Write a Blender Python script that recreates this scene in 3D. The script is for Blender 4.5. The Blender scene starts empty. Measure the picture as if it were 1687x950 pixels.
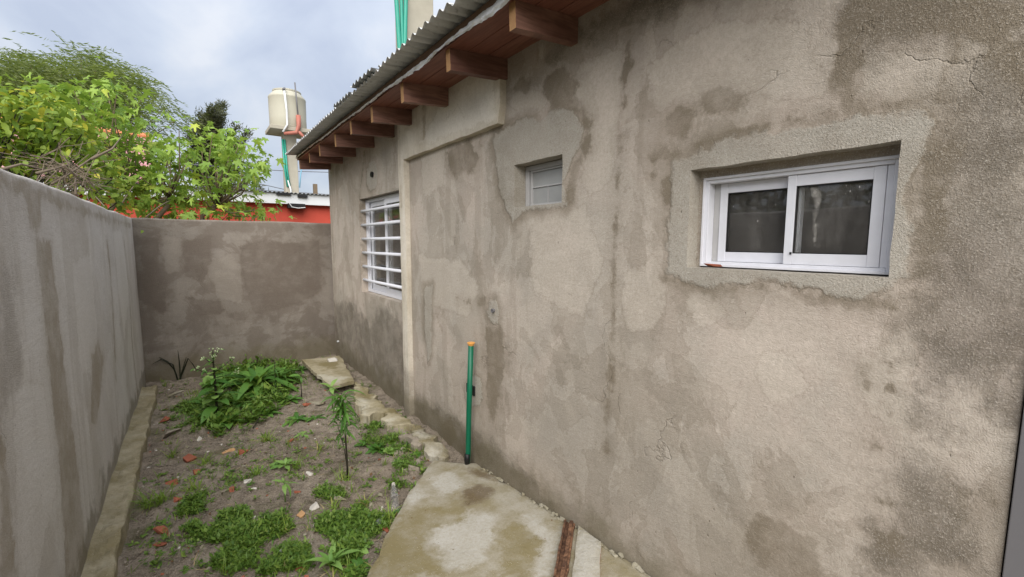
import bpy, bmesh, math, random
import numpy as np
from mathutils import Vector, Matrix, Euler
from mathutils import geometry as mgeo

SC = bpy.context.scene
COL = SC.collection
R = math.radians

# ------------------------------------------------------------------ camera
FPX, W0, H0, CAMH = 726.6, 1687.0, 950.0, 1.6
YAW, PITCH, ROLL = R(36.0), R(6.031), R(0.113)
_f = np.array([math.sin(YAW)*math.cos(PITCH), math.cos(YAW)*math.cos(PITCH), -math.sin(PITCH)])
_r = np.cross(_f, [0, 0, 1.0]); _r /= np.linalg.norm(_r)
_u = np.cross(_r, _f)
_r2 = _r*math.cos(ROLL)+_u*math.sin(ROLL); _u2 = -_r*math.sin(ROLL)+_u*math.cos(ROLL)
cam = bpy.data.cameras.new('camera'); cam_o = bpy.data.objects.new('camera', cam); COL.objects.link(cam_o)
cam.sensor_width = 36; cam.lens = FPX/W0*36; cam.clip_start = 0.02; cam.clip_end = 2000
cam_o.matrix_world = Matrix(((_r2[0], _u2[0], -_f[0], 0), (_r2[1], _u2[1], -_f[1], 0), (_r2[2], _u2[2], -_f[2], CAMH), (0, 0, 0, 1)))
SC.camera = cam_o

# ------------------------------------------------------------------ sky, sun, exposure
SUN_EL, SUN_AZ = R(42), R(212)            # azimuth clockwise from +Y: the light comes over the left wall
world = bpy.data.worlds.new('World'); SC.world = world; world.use_nodes = True
def build_sky():
    nt = world.node_tree; nt.nodes.clear(); N = nt.nodes.new; L = nt.links.new
    out = N('ShaderNodeOutputWorld'); mix = N('ShaderNodeMixShader'); b1 = N('ShaderNodeBackground'); b2 = N('ShaderNodeBackground')
    sky = N('ShaderNodeTexSky'); sky.sky_type = 'NISHITA'; sky.sun_disc = False; sky.sun_elevation = SUN_EL; sky.sun_rotation = SUN_AZ
    b1.inputs[1].default_value = 0.10
    L(sky.outputs[0], b1.inputs[0])
    tc = N('ShaderNodeTexCoord'); sep = N('ShaderNodeSeparateXYZ'); L(tc.outputs['Generated'], sep.inputs[0])
    def m(op, a, b=None, c=None):
        n = N('ShaderNodeMath'); n.operation = op
        for i, v in enumerate((a, b, c)):
            if v is None: continue
            if isinstance(v, (int, float)): n.inputs[i].default_value = v
            else: L(v, n.inputs[i])
        return n.outputs[0]
    z = m('MAXIMUM', sep.outputs[2], 0.0)
    d = m('ADD', z, 0.22)
    comb = N('ShaderNodeCombineXYZ'); L(m('DIVIDE', sep.outputs[0], d), comb.inputs[0]); L(m('DIVIDE', sep.outputs[1], d), comb.inputs[1])
    mp = N('ShaderNodeMapping'); L(comb.outputs[0], mp.inputs[0]); mp.inputs['Scale'].default_value = (1.3, 0.75, 1); mp.inputs['Rotation'].default_value = (0, 0, 0.6)
    mp.inputs['Location'].default_value = (3.1, 0.4, 0)
    n1 = N('ShaderNodeTexNoise'); n1.inputs['Scale'].default_value = 1.9; n1.inputs['Detail'].default_value = 7; n1.inputs['Roughness'].default_value = 0.5; n1.inputs['Distortion'].default_value = 0.35
    L(mp.outputs[0], n1.inputs[0])
    rp = N('ShaderNodeValToRGB'); L(n1.outputs[0], rp.inputs[0])
    e = rp.color_ramp.elements
    e[0].position = 0.34; e[0].color = (0.54, 0.60, 0.73, 1)
    e[1].position = 0.66; e[1].color = (0.80, 0.83, 0.89, 1)
    k = e.new(0.50); k.color = (0.65, 0.71, 0.82, 1)
    g = m('MULTIPLY_ADD', z, 0.90, 0.70)            # an overcast sky brightens towards the zenith
    mul = N('ShaderNodeVectorMath'); mul.operation = 'SCALE'; L(rp.outputs[0], mul.inputs[0]); L(g, mul.inputs[3])
    L(mul.outputs[0], b2.inputs[0]); b2.inputs[1].default_value = 0.72
    mix.inputs[0].default_value = 0.86
    L(b1.outputs[0], mix.inputs[1]); L(b2.outputs[0], mix.inputs[2]); L(mix.outputs[0], out.inputs[0])
build_sky()
sun = bpy.data.lights.new('sun', 'SUN'); sun.energy = 3.8; sun.angle = R(66); sun.color = (1.0, 0.965, 0.91)
sun_o = bpy.data.objects.new('sun', sun); COL.objects.link(sun_o)
_sd = Vector((math.sin(SUN_AZ)*math.cos(SUN_EL), math.cos(SUN_AZ)*math.cos(SUN_EL), math.sin(SUN_EL)))
sun_o.rotation_euler = _sd.to_track_quat('Z', 'Y').to_euler(); sun_o.location = (-6, -3, 9)
SC.view_settings.view_transform = 'Standard'; SC.view_settings.look = 'None'; SC.view_settings.gamma = 1; SC.view_settings.exposure = 0.64
SC.render.engine = 'CYCLES'; SC.cycles.max_bounces = 8; SC.cycles.transparent_max_bounces = 12

# ------------------------------------------------------------------ helpers: where a pixel's ray meets a wall or the ground
def ray(x, y):
    return _r2*((x-W0/2)/FPX) - _u2*((y-H0/2)/FPX) + _f
CP = np.array([0, 0, CAMH])
def onX(x, y, X): d = ray(x, y); return CP+d*(X/d[0])
def onY(x, y, Y): d = ray(x, y); return CP+d*(Y/d[1])
def onZ(x, y, z=0.0): d = ray(x, y); return CP+d*((z-CAMH)/d[2])

rng = np.random.default_rng(7); rnd = random.Random(11)
def vn(x, y, seed=0):                           # smooth lattice noise, -1..1
    x = np.asarray(x, float); y = np.asarray(y, float)
    xi = np.floor(x).astype(np.int64); yi = np.floor(y).astype(np.int64); fx = x-xi; fy = y-yi
    fx = fx*fx*(3-2*fx); fy = fy*fy*(3-2*fy)
    def h(a, b):
        v = (a*374761393+b*668265263+seed*974634777) & 0xffffffff
        v = ((v ^ (v >> 13))*1274126177) & 0xffffffff
        return ((v ^ (v >> 16)) & 0xffff)/32767.5-1
    return (h(xi, yi)*(1-fx)+h(xi+1, yi)*fx)*(1-fy)+(h(xi, yi+1)*(1-fx)+h(xi+1, yi+1)*fx)*fy
def fbm(x, y, seed=0, o=4):
    return sum(vn(np.asarray(x)*2**i, np.asarray(y)*2**i, seed+i)*0.5**i for i in range(o))

def sdf(P, poly):                               # signed distance of points to a polygon, positive inside
    P = np.asarray(P, float); poly = np.asarray(poly, float); n = len(poly)
    d = np.full(len(P), 9.0); ins = np.zeros(len(P), bool)
    for i in range(n):
        a = poly[i]; b = poly[(i+1) % n]; e = b-a; w = P-a
        t = np.clip((w@e)/max(e@e, 1e-12), 0, 1); q = w-t[:, None]*e
        d = np.minimum(d, np.hypot(q[:, 0], q[:, 1]))
        c = (a[1] > P[:, 1]) != (b[1] > P[:, 1])
        xx = a[0]+(P[:, 1]-a[1])*(b[0]-a[0])/(b[1]-a[1]+1e-12)
        ins ^= c & (P[:, 0] < xx)
    return np.where(ins, d, -d)
def line_sd(P, pts, hw):                        # distance field of a thick line, positive inside
    P = np.asarray(P, float); pts = np.asarray(pts, float); d = np.full(len(P), 9.0)
    for a, b in zip(pts[:-1], pts[1:]):
        e = b-a; w = P-a; t = np.clip((w@e)/max(e@e, 1e-12), 0, 1); q = w-t[:, None]*e
        d = np.minimum(d, np.hypot(q[:, 0], q[:, 1]))
    return hw-d
def field(P, polys, lines=()):
    s = np.full(len(P), -0.5)
    for p in polys: s = np.maximum(s, sdf(P, p))
    for p, w in lines: s = np.maximum(s, line_sd(P, p, w))
    return np.clip(s, -0.5, 0.5)+0.5            # 0.5 is the outline, 0 far outside
def set_attr(me, name, ch):
    a = me.attributes.new(name, 'FLOAT_COLOR', 'POINT')
    n = len(me.vertices); buf = np.zeros((n, 4), np.float32)
    for i, c in enumerate(ch): buf[:, i] = c
    a.data.foreach_set('color', buf.ravel())

class MB:                                       # collects geometry for ONE mesh object
    def __init__(s): s.v = []; s.f = []; s.m = []
    def add(s, vs, fs, mi=0):
        o = len(s.v); s.v.extend([tuple(map(float, p)) for p in vs]); s.f.extend([tuple(i+o for i in q) for q in fs]); s.m.extend([mi]*len(fs)); return s
    def box(s, lo, hi, mi=0, M=None):
        (a, b, c), (d, e, f) = lo, hi
        vs = [(a, b, c), (d, b, c), (d, e, c), (a, e, c), (a, b, f), (d, b, f), (d, e, f), (a, e, f)]
        if M is not None: vs = [M@Vector(p) for p in vs]
        return s.add(vs, [(0, 3, 2, 1), (4, 5, 6, 7), (0, 1, 5, 4), (1, 2, 6, 5), (2, 3, 7, 6), (3, 0, 4, 7)], mi)
    def hexa(s, vs, mi=0):
        return s.add(vs, [(0, 3, 2, 1), (4, 5, 6, 7), (0, 1, 5, 4), (1, 2, 6, 5), (2, 3, 7, 6), (3, 0, 4, 7)], mi)
    def tube(s, pts, rad, n=8, mi=0, cap=True):
        pts = [Vector(p) for p in pts]; k = len(pts)
        rs = rad if hasattr(rad, '__len__') else [rad]*k
        rings = []; prev = None
        for i, p in enumerate(pts):
            t = (pts[min(i+1, k-1)]-pts[max(i-1, 0)]).normalized()
            if prev is None: a = t.orthogonal().normalized()
            else:
                a = prev-t*prev.dot(t)
                a = a.normalized() if a.length > 1e-6 else t.orthogonal().normalized()
            prev = a; b = t.cross(a)
            rings.append([p+(a*math.cos(2*math.pi*j/n)+b*math.sin(2*math.pi*j/n))*rs[i] for j in range(n)])
        vs = [q for r_ in rings for q in r_]
        fs = [(i*n+j, i*n+(j+1) % n, (i+1)*n+(j+1) % n, (i+1)*n+j) for i in range(k-1) for j in range(n)]
        if cap: fs += [tuple(range(n))[::-1], tuple((k-1)*n+j for j in range(n))]
        return s.add(vs, fs, mi)
    def lathe(s, prof, n=32, c=(0, 0, 0), mi=0):
        vs = [(c[0]+r_*math.cos(2*math.pi*j/n), c[1]+r_*math.sin(2*math.pi*j/n), c[2]+z) for r_, z in prof for j in range(n)]
        k = len(prof)
        fs = [(i*n+j, i*n+(j+1) % n, (i+1)*n+(j+1) % n, (i+1)*n+j) for i in range(k-1) for j in range(n)]
        fs += [tuple(range(n))[::-1], tuple((k-1)*n+j for j in range(n))]
        return s.add(vs, fs, mi)
    def mesh(s, name, mats, smooth=False, off=(0, 0, 0)):
        me = bpy.data.meshes.new(name); v = np.array(s.v)-np.array(off)
        me.from_pydata(v.tolist(), [], s.f)
        for m in (mats if isinstance(mats, (list, tuple)) else [mats]): me.materials.append(m)
        if any(s.m): me.polygons.foreach_set('material_index', s.m)
        if smooth: me.polygons.foreach_set('use_smooth', [True]*len(me.polygons))
        me.update(); return me
    def build(s, name, mats, parent=None, smooth=False, bevel=0, at=None):
        off = tuple(parent['_o']) if parent is not None and '_o' in parent else (0, 0, 0)
        if at is not None: off = at
        o = bpy.data.objects.new(name, s.mesh(name, mats, smooth, off)); COL.objects.link(o)
        if parent is not None:
            o.parent = parent; o['_o'] = off
        elif at is not None: o.location = at; o['_o'] = at
        else: o['_o'] = (0, 0, 0)
        if bevel:
            b = o.modifiers.new('bevel', 'BEVEL'); b.width = bevel; b.segments = 2; b.limit_method = 'ANGLE'; b.angle_limit = R(40)
        return o
def tag(o, label=None, cat=None, group=None, kind=None):
    for k, v in (('label', label), ('category', cat), ('group', group), ('kind', kind)):
        if v: o[k] = v
    return o
def thing(name, loc, label, cat, group=None):
    o = bpy.data.objects.new(name, None); COL.objects.link(o); o.location = loc; o.empty_display_size = 0.1
    o['_o'] = tuple(loc); return tag(o, label, cat, group)
def inst(name, me, parent, M, kind=None):       # a part that shares mesh data
    o = bpy.data.objects.new(name, me); COL.objects.link(o); o.parent = parent; o.matrix_local = M
    if kind: o['kind'] = kind
    return o
def grid_faces(nu, nv, flip=False):
    i = np.arange(nu-1)[:, None]*nv+np.arange(nv-1)[None, :]
    q = np.stack([i, i+nv, i+nv+1, i+1], -1).reshape(-1, 4)
    return (q[:, ::-1] if flip else q).tolist()
def hull(pts):
    bm = bmesh.new(); vs = [bm.verts.new(p) for p in pts]
    r_ = bmesh.ops.convex_hull(bm, input=vs)
    bmesh.ops.delete(bm, geom=[v for v in bm.verts if not v.link_faces], context='VERTS')
    bm.verts.index_update(); v = [tuple(x.co) for x in bm.verts]; f = [tuple(x.index for x in q.verts) for q in bm.faces]; bm.free()
    return v, f
def shard(sx, sy, sz, n=12, seed=0, boxy=0.6):
    g = np.random.default_rng(seed); p = g.normal(size=(n, 3)); p /= np.linalg.norm(p, axis=1)[:, None]
    p = np.sign(p)*np.abs(p)**boxy
    return hull((p*np.array([sx, sy, sz])/2).tolist())

# ------------------------------------------------------------------ materials
def lin(r, g, b):
    f = lambda c: c/255/12.92 if c <= 10 else ((c/255+0.055)/1.055)**2.4
    return (f(r), f(g), f(b), 1)
class G:
    def __init__(s, name):
        s.mat = bpy.data.materials.new(name); s.mat.use_nodes = True; s.nt = s.mat.node_tree; s.nt.nodes.clear()
        s.out = s.nt.nodes.new('ShaderNodeOutputMaterial'); s.tc = s.nt.nodes.new('ShaderNodeTexCoord'); s.obj = s.tc.outputs['Object']
    def n(s, t): return s.nt.nodes.new(t)
    def set(s, i, v):
        if isinstance(v, (int, float)): i.default_value = v
        elif isinstance(v, tuple): i.default_value = v
        else: s.nt.links.new(v, i)
    def m(s, op, a, b=None, c=None):
        k = s.n('ShaderNodeMath'); k.operation = op
        for i, v in enumerate((a, b, c)):
            if v is not None: s.set(k.inputs[i], v)
        return k.outputs[0]
    def map(s, scale, loc=(0, 0, 0), rot=(0, 0, 0), v=None):
        k = s.n('ShaderNodeMapping'); s.set(k.inputs[0], v or s.obj); k.inputs['Scale'].default_value = scale; k.inputs['Location'].default_value = loc; k.inputs['Rotation'].default_value = rot
        return k.outputs[0]
    def noise(s, sc, det=4, ro=0.55, v=None, dist=0.0):
        k = s.n('ShaderNodeTexNoise'); s.set(k.inputs['Vector'], v or s.obj)
        k.inputs['Scale'].default_value = sc; k.inputs['Detail'].default_value = det; k.inputs['Roughness'].default_value = ro; k.inputs['Distortion'].default_value = dist
        return k.outputs[0]
    def voro(s, sc, v=None, feat='F1', out='Distance'):
        k = s.n('ShaderNodeTexVoronoi'); k.feature = feat; s.set(k.inputs['Vector'], v or s.obj); k.inputs['Scale'].default_value = sc; return k.outputs[out]
    def ss(s, x, lo, hi, a=0.0, b=1.0):
        k = s.n('ShaderNodeMapRange'); k.interpolation_type = 'SMOOTHSTEP'; s.set(k.inputs[0], x)
        k.inputs[1].default_value = lo; k.inputs[2].default_value = hi; k.inputs[3].default_value = a; k.inputs[4].default_value = b
        return k.outputs[0]
    def mix(s, f, a, b, mode='MIX'):
        k = s.n('ShaderNodeMix'); k.data_type = 'RGBA'; k.blend_type = mode; s.set(k.inputs[0], f); s.set(k.inputs[6], a); s.set(k.inputs[7], b); return k.outputs[2]
    def attr(s, name):
        k = s.n('ShaderNodeAttribute'); k.attribute_name = name; p = s.n('ShaderNodeSeparateColor'); s.nt.links.new(k.outputs['Color'], p.inputs[0])
        return p.outputs[0], p.outputs[1], p.outputs[2], k.outputs['Alpha']
    def rand(s): return s.n('ShaderNodeObjectInfo').outputs['Random']
    def xyz(s):
        k = s.n('ShaderNodeSeparateXYZ'); s.nt.links.new(s.obj, k.inputs[0]); return k.outputs
    def bump(s, h, st=0.5, d=0.005, nrm=None):
        k = s.n('ShaderNodeBump'); k.inputs['Strength'].default_value = st; k.inputs['Distance'].default_value = d; s.set(k.inputs['Height'], h)
        if nrm: s.set(k.inputs['Normal'], nrm)
        return k.outputs[0]
    def pbr(s, col, ro=0.8, nrm=None, metal=0.0, spec=0.4, trans=0.0, ior=1.45):
        k = s.n('ShaderNodeBsdfPrincipled'); s.set(k.inputs['Base Color'], col); s.set(k.inputs['Roughness'], ro); s.set(k.inputs['Metallic'], metal)
        s.set(k.inputs['Specular IOR Level'], spec); s.set(k.inputs['Transmission Weight'], trans); k.inputs['IOR'].default_value = ior
        if nrm: s.set(k.inputs['Normal'], nrm)
        return k.outputs[0]
    def end(s, sh): s.nt.links.new(sh, s.out.inputs[0]); return s.mat

def simple(name, col, ro=0.6, var=0.12, sc=20, metal=0.0, bump=0.15, spec=0.4):
    g = G(name); a = tuple(c*(1-var) for c in col[:3])+(1,); b = tuple(min(1, c*(1+var)) for c in col[:3])+(1,)
    nz = g.noise(sc, 5); c = g.mix(nz, a, b)
    return g.end(g.pbr(c, ro, g.bump(g.noise(sc*4, 4), bump, 0.002), metal, spec))

def plaster(name, base, base2, wet, patch, pale, rough, streak=0.0, grain=1.0, mossz=0.25, blot=0.0, auto=1.0):
    """Cement render. Attribute 'stain' (wet, patch, pale, coarse) holds distance fields of stains, coarse also of painted vignette darkening; noise breaks their outlines."""
    g = G(name); A, B, C, D = g.attr('stain')
    e = g.m('ADD', g.m('MULTIPLY_ADD', g.noise(7, 9, 0.68), 0.19, -0.095), g.m('MULTIPLY_ADD', g.noise(38, 5, 0.7), 0.045, -0.0225))
    big = g.noise(1.1, 8, 0.62, dist=0.4); mid = g.noise(5.5, 8, 0.66); fine = g.noise(70, 5, 0.7); gr = g.noise(300, 2, 0.6)
    col = g.mix(g.ss(big, 0.38, 0.62), base, base2)
    col = g.mix(g.ss(mid, 0.42, 0.60, 0, 0.38), col, g.mix(0.55, col, pale))
    # old tide marks of the render: faint fields with crisp fractal edges and a thin darker rim
    for k, (sc, off, amt, tone) in enumerate(((1.5, (3.3, 1.2, 7.1), 0.26, wet), (2.3, (9.3, 4.2, 1.1), 0.30, pale), (3.6, (1.3, 8.2, 5.1), 0.20, wet))):
        nv = g.noise(sc, 10, 0.60, v=g.map((1, 1, 0.8), off), dist=0.5)
        col = g.mix(g.ss(nv, 0.525, 0.545, 0, amt*auto), col, tone)
        if k != 1: col = g.mix(g.ss(g.m('ABSOLUTE', g.m('SUBTRACT', nv, 0.532)), 0.0, 0.010, 0.30*auto, 0), col, wet)
    dv = g.noise(4.0, 7, 0.65, v=g.map((1, 1, 0.13), (4, 1, 2)), dist=0.3); col = g.mix(g.ss(dv, 0.53, 0.62, 0, 0.22*auto), col, wet)
    if streak:
        sv = g.noise(2.6, 8, 0.65, v=g.map((0.8, 0.8, 0.16)), dist=0.5)
        col = g.mix(g.ss(sv, 0.50, 0.56, 0, streak), col, wet)
        sv2 = g.noise(5.0, 7, 0.6, v=g.map((1, 1, 0.09), (5, 2, 1)), dist=0.3)
        col = g.mix(g.ss(sv2, 0.52, 0.62, 0, streak*0.75), col, pale)
    if blot:
        bv = g.noise(2.3, 10, 0.66, v=g.map((1.0, 1, 1.25), (2.2, 0, 4.0)), dist=0.5)
        col = g.mix(g.ss(bv, 0.46, 0.54, 0, blot), col, wet)
        bv2 = g.noise(2.0, 9, 0.64, v=g.map((1.0, 1, 0.8), (7.2, 0, 1.0)), dist=0.4)
        col = g.mix(g.ss(bv2, 0.53, 0.64, 0, 0.35), col, pale)
    mC = g.ss(g.m('ADD', C, e), 0.482, 0.520); col = g.mix(g.m('MULTIPLY', mC, 0.55), col, pale)
    rimC = g.ss(g.m('ABSOLUTE', g.m('SUBTRACT', g.m('ADD', C, e), 0.492)), 0.0, 0.008, 0.22, 0); col = g.mix(rimC, col, wet)
    sD = g.m('ADD', D, g.m('MULTIPLY', e, 2.0)); mD = g.ss(sD, 0.42, 0.55); col = g.mix(g.m('MULTIPLY', mD, g.ss(mid, 0.3, 0.65, 0.85, 0.45)), col, rough)
    sA = g.m('ADD', A, e); mA = g.ss(sA, 0.486, 0.515)
    col = g.mix(g.ss(sA, 0.40, 0.52, 0, 0.22), col, wet); col = g.mix(g.m('MULTIPLY', mA, g.ss(mid, 0.36, 0.60, 0.42, 0.88)), col, wet)
    sB = g.m('ADD', B, g.m('MULTIPLY', e, 0.8)); mB = g.ss(sB, 0.490, 0.514)
    col = g.mix(g.m('MULTIPLY', g.ss(sB, 0.42, 0.495), g.ss(big, 0.40, 0.55, 0.15, 0.6)), col, wet)       # damp halo round the repairs
    col = g.mix(g.m('MULTIPLY', mB, g.ss(g.m('ADD', mid, g.m('MULTIPLY', big, 0.6)), 0.62, 0.95, 0.92, 0.55)), col, patch)
    rim = g.ss(g.m('ABSOLUTE', g.m('SUBTRACT', sB, 0.497)), 0.0, 0.010, 1, 0); col = g.mix(g.m('MULTIPLY', rim, g.ss(g.noise(3.1, 4), 0.42, 0.58, 0.1, 0.6)), col, wet)
    # hairline cracks, mottling, grit and pits
    cv = g.n('ShaderNodeVectorMath'); cv.operation = 'ADD'; g.set(cv.inputs[0], g.map((1, 1, 0.55)))
    dn = g.n('ShaderNodeTexNoise'); dn.inputs['Scale'].default_value = 5; dn.inputs['Detail'].default_value = 6; g.set(dn.inputs['Vector'], g.obj)
    sc_ = g.n('ShaderNodeVectorMath'); sc_.operation = 'SCALE'; g.set(sc_.inputs[0], dn.outputs[1]); sc_.inputs[3].default_value = 0.30; g.set(cv.inputs[1], sc_.outputs[0])
    cr = g.m('MULTIPLY', g.ss(g.voro(1.5, v=cv.outputs[0], feat='DISTANCE_TO_EDGE'), 0.0, 0.0055, 1, 0), g.ss(g.noise(1.7, 4), 0.53, 0.60)); col = g.mix(g.m('MULTIPLY', cr, 0.18*auto), col, lin(84, 75, 64))
    col = g.mix(g.ss(fine, 0.3, 0.7, 0, 0.40), col, g.mix(0.6, col, wet))
    grit = g.noise(190, 3, 0.8); gm = g.m('MULTIPLY_ADD', g.m('MAXIMUM', mD, mB), 0.40*grain, g.m('MULTIPLY', g.ss(big, 0.35, 0.6, 0.22, 0.42), grain))
    col = g.mix(g.m('MULTIPLY', gm, g.ss(grit, 0.53, 0.68)), col, g.mix(0.75, col, pale)); col = g.mix(g.m('MULTIPLY', gm, g.ss(grit, 0.46, 0.33)), col, g.mix(0.85, col, wet))
    spk = g.m('MULTIPLY', g.m('MULTIPLY', g.ss(g.voro(260), 0.16, 0.40, 1, 0), g.ss(g.noise(130, 2), 0.54, 0.62)), g.m('MULTIPLY_ADD', g.m('MAXIMUM', mD, mB), 0.45*grain, 0.06*grain))
    col = g.mix(spk, col, (0.55, 0.52, 0.46, 1))
    pit = g.m('MULTIPLY', g.ss(g.voro(24, v=g.map((1, 1, 0.5))), 0.03, 0.08, 1, 0), g.ss(g.noise(6, 4), 0.53, 0.60)); col = g.mix(g.m('MULTIPLY', pit, 0.7), col, lin(92, 80, 66))
    if mossz:
        z = g.xyz()[2]; zz = g.m('ADD', z, g.m('MULTIPLY_ADD', g.noise(5, 7, 0.65), -0.55, 0.16))
        col = g.mix(g.ss(zz, 0.0, mossz, 0.55, 0), col, lin(98, 90, 64))
    tr = g.noise(3.0, 5, 0.6, v=g.map((1, 2.2, 9), (0, 0, 0), (0.5, 0, 0)), dist=0.6)
    h = g.m('ADD', g.m('MULTIPLY', gr, 0.55), g.m('ADD', g.m('MULTIPLY', fine, 0.40), g.m('MULTIPLY_ADD', mid, 0.9, g.m('MULTIPLY', tr, 0.5))))
    h = g.m('ADD', h, g.m('MULTIPLY_ADD', mB, 0.35, g.m('MULTIPLY_ADD', cr, -0.8, g.m('MULTIPLY_ADD', pit, -1.0, g.m('MULTIPLY', grit, g.m('MULTIPLY_ADD', g.m('MAXIMUM', mD, mB), 1.0, 0.2))))))
    return g.end(g.pbr(col, g.ss(mA, 0, 1, 0.92, 0.75), g.bump(h, 0.6, 0.008), 0, 0.22))

M = {}
M['plaster'] = plaster('house_render', lin(186, 173, 161), lin(166, 158, 147), lin(118, 107, 91), lin(174, 168, 157), lin(192, 182, 169), lin(92, 85, 75))
M['plaster_left'] = plaster('boundary_render', lin(216, 211, 206), lin(208, 203, 199), lin(160, 149, 134), lin(150, 145, 138), lin(222, 217, 212), lin(170, 162, 154), streak=0.24, mossz=0.12, auto=0.5)
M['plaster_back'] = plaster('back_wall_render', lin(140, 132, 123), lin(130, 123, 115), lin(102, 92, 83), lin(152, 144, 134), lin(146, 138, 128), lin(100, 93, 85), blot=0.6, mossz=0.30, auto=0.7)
M['plaster_lintel'] = plaster('lintel_render', lin(212, 204, 190), lin(202, 193, 176), lin(158, 145, 126), lin(160, 155, 145), lin(222, 216, 205), lin(134, 124, 114), streak=0.3, mossz=0.25, auto=0.6)
M['white_alu'] = simple('white_aluminium', lin(208, 208, 213), 0.35, 0.09, 26, bump=0.03)
M['old_alu'] = simple('dull_aluminium', lin(168, 166, 164), 0.5, 0.10, 14, bump=0.05)
M['rubber'] = simple('black_rubber', lin(28, 27, 27), 0.7)
M['grey_steel'] = simple('grey_painted_steel', lin(104, 102, 104), 0.45, 0.06, 10, bump=0.03)
M['black'] = simple('black_plastic', lin(24, 24, 25), 0.5)
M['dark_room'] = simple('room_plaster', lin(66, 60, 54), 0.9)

def mk_wood():
    g = G('stained_wood'); v = g.map((1.2, 1.2, 14)); w = g.noise(4, 6, 0.6, v=v, dist=0.8)
    c = g.mix(g.ss(w, 0.3, 0.7), lin(106, 76, 66), lin(142, 106, 92)); c = g.mix(g.ss(g.noise(2.5, 4), 0.45, 0.65, 0, 0.6), c, lin(84, 52, 44))
    return g.end(g.pbr(c, 0.55, g.bump(w, 0.25, 0.004), 0, 0.35))
def mk_board():
    g = G('soffit_wood'); v = g.map((16, 1.0, 3)); w = g.noise(4, 6, 0.6, v=v, dist=0.6); r_ = g.rand()
    c = g.mix(g.ss(w, 0.3, 0.7), lin(112, 75, 63), lin(146, 101, 86)); c = g.mix(g.m('MULTIPLY', r_, 0.45), c, lin(108, 60, 46))
    return g.end(g.pbr(c, 0.5, g.bump(w, 0.25, 0.003), 0, 0.35))
def mk_endgrain():
    g = G('end_grain'); k = g.n('ShaderNodeTexWave'); k.wave_type = 'RINGS'; k.rings_direction = 'X'; g.set(k.inputs[0], g.map((1, 1, 1), (0, 0.06, -2.2))); k.inputs['Scale'].default_value = 42; k.inputs['Distortion'].default_value = 2.5
    c = g.mix(k.outputs[1], lin(128, 88, 58), lin(190, 150, 104)); return g.end(g.pbr(c, 0.7, None, 0, 0.3))
def mk_galv(name, a, b):
    g = G(name); w = g.noise(3, 6, 0.65, v=g.map((0.7, 6, 1))); c = g.mix(g.ss(w, 0.32, 0.68), a, b)
    c = g.mix(g.ss(g.noise(40, 5), 0.55, 0.75, 0, 0.5), c, lin(96, 88, 78))
    return g.end(g.pbr(c, 0.5, g.bump(g.noise(60, 3), 0.08, 0.002), 0.1, 0.4))
M['wood'] = mk_wood(); M['board'] = mk_board(); M['endgrain'] = mk_endgrain()
M['galv'] = mk_galv('galvanised_sheet', lin(166, 166, 164), lin(192, 192, 190)); M['galv_dark'] = mk_galv('weathered_sheet', lin(128, 131, 133), lin(168, 170, 170))
M['batten'] = simple('weathered_batten', lin(92, 70, 54), 0.8, 0.25, 9, bump=0.3)
M['foil'] = simple('foil_membrane', lin(196, 196, 196), 0.38, 0.14, 30, metal=0.25, bump=0.5)
M['green_pipe'] = simple('green_pipe_plastic', lin(10, 92, 66), 0.38, 0.12, 14, bump=0.03)
M['teal_pipe'] = simple('teal_hose', lin(52, 146, 126), 0.4, 0.1, 8, bump=0.03)
M['orange_plug'] = simple('orange_plug', lin(212, 152, 80), 0.55, 0.12)
M['concrete'] = simple('tower_concrete', lin(158, 152, 138), 0.9, 0.2, 5, bump=0.4)
M['tank'] = simple('cream_plastic', lin(172, 168, 152), 0.5, 0.05, 3, bump=0.03)
M['pvc'] = simple('white_pipe', lin(206, 208, 208), 0.5, 0.06)
M['blue_pipe'] = simple('pale_blue_pipe', lin(120, 168, 190), 0.5, 0.06)
M['orange_pipe'] = simple('orange_fitting', lin(160, 98, 84), 0.6, 0.12)
M['red_wall'] = simple('red_paint', lin(186, 76, 60), 0.8, 0.12, 6, bump=0.3)
M['white_paint'] = simple('white_fascia_paint', lin(208, 210, 212), 0.6, 0.06, 4)
M['cream_wall'] = simple('cream_wall_paint', lin(206, 188, 130), 0.85, 0.1, 3)
M['tile'] = simple('pink_clay_tile', lin(176, 128, 130), 0.75, 0.28, 4, bump=0.3)
M['tile_o'] = simple('orange_clay_ridge', lin(196, 124, 88), 0.75, 0.2, 4)
M['brick'] = simple('broken_brick', lin(150, 88, 66), 0.85, 0.28, 40, bump=0.6)
M['brick_dark'] = simple('damp_brick', lin(136, 78, 58), 0.85, 0.25, 40, bump=0.6)
M['tan_brick'] = simple('tan_brick', lin(176, 138, 98), 0.85, 0.2, 40, bump=0.6)
M['chalk'] = simple('white_rubble', lin(190, 184, 174), 0.85, 0.2, 40, bump=0.4)
M['stone'] = simple('grey_stone', lin(138, 128, 114), 0.9, 0.25, 30, bump=0.6)
M['bark'] = simple('grey_bark', lin(112, 98, 80), 0.9, 0.3, 14, bump=0.6)
M['twig'] = simple('dead_twig', lin(108, 96, 82), 0.9, 0.35, 10, bump=0.4)
M['dark_stem'] = simple('dark_stem', lin(46, 42, 30), 0.8, 0.2)
M['green_stem'] = simple('green_stem', lin(92, 120, 50), 0.7, 0.2)
M['wire'] = simple('cable', lin(92, 92, 96), 0.6)
M['timber_strip'] = None

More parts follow.
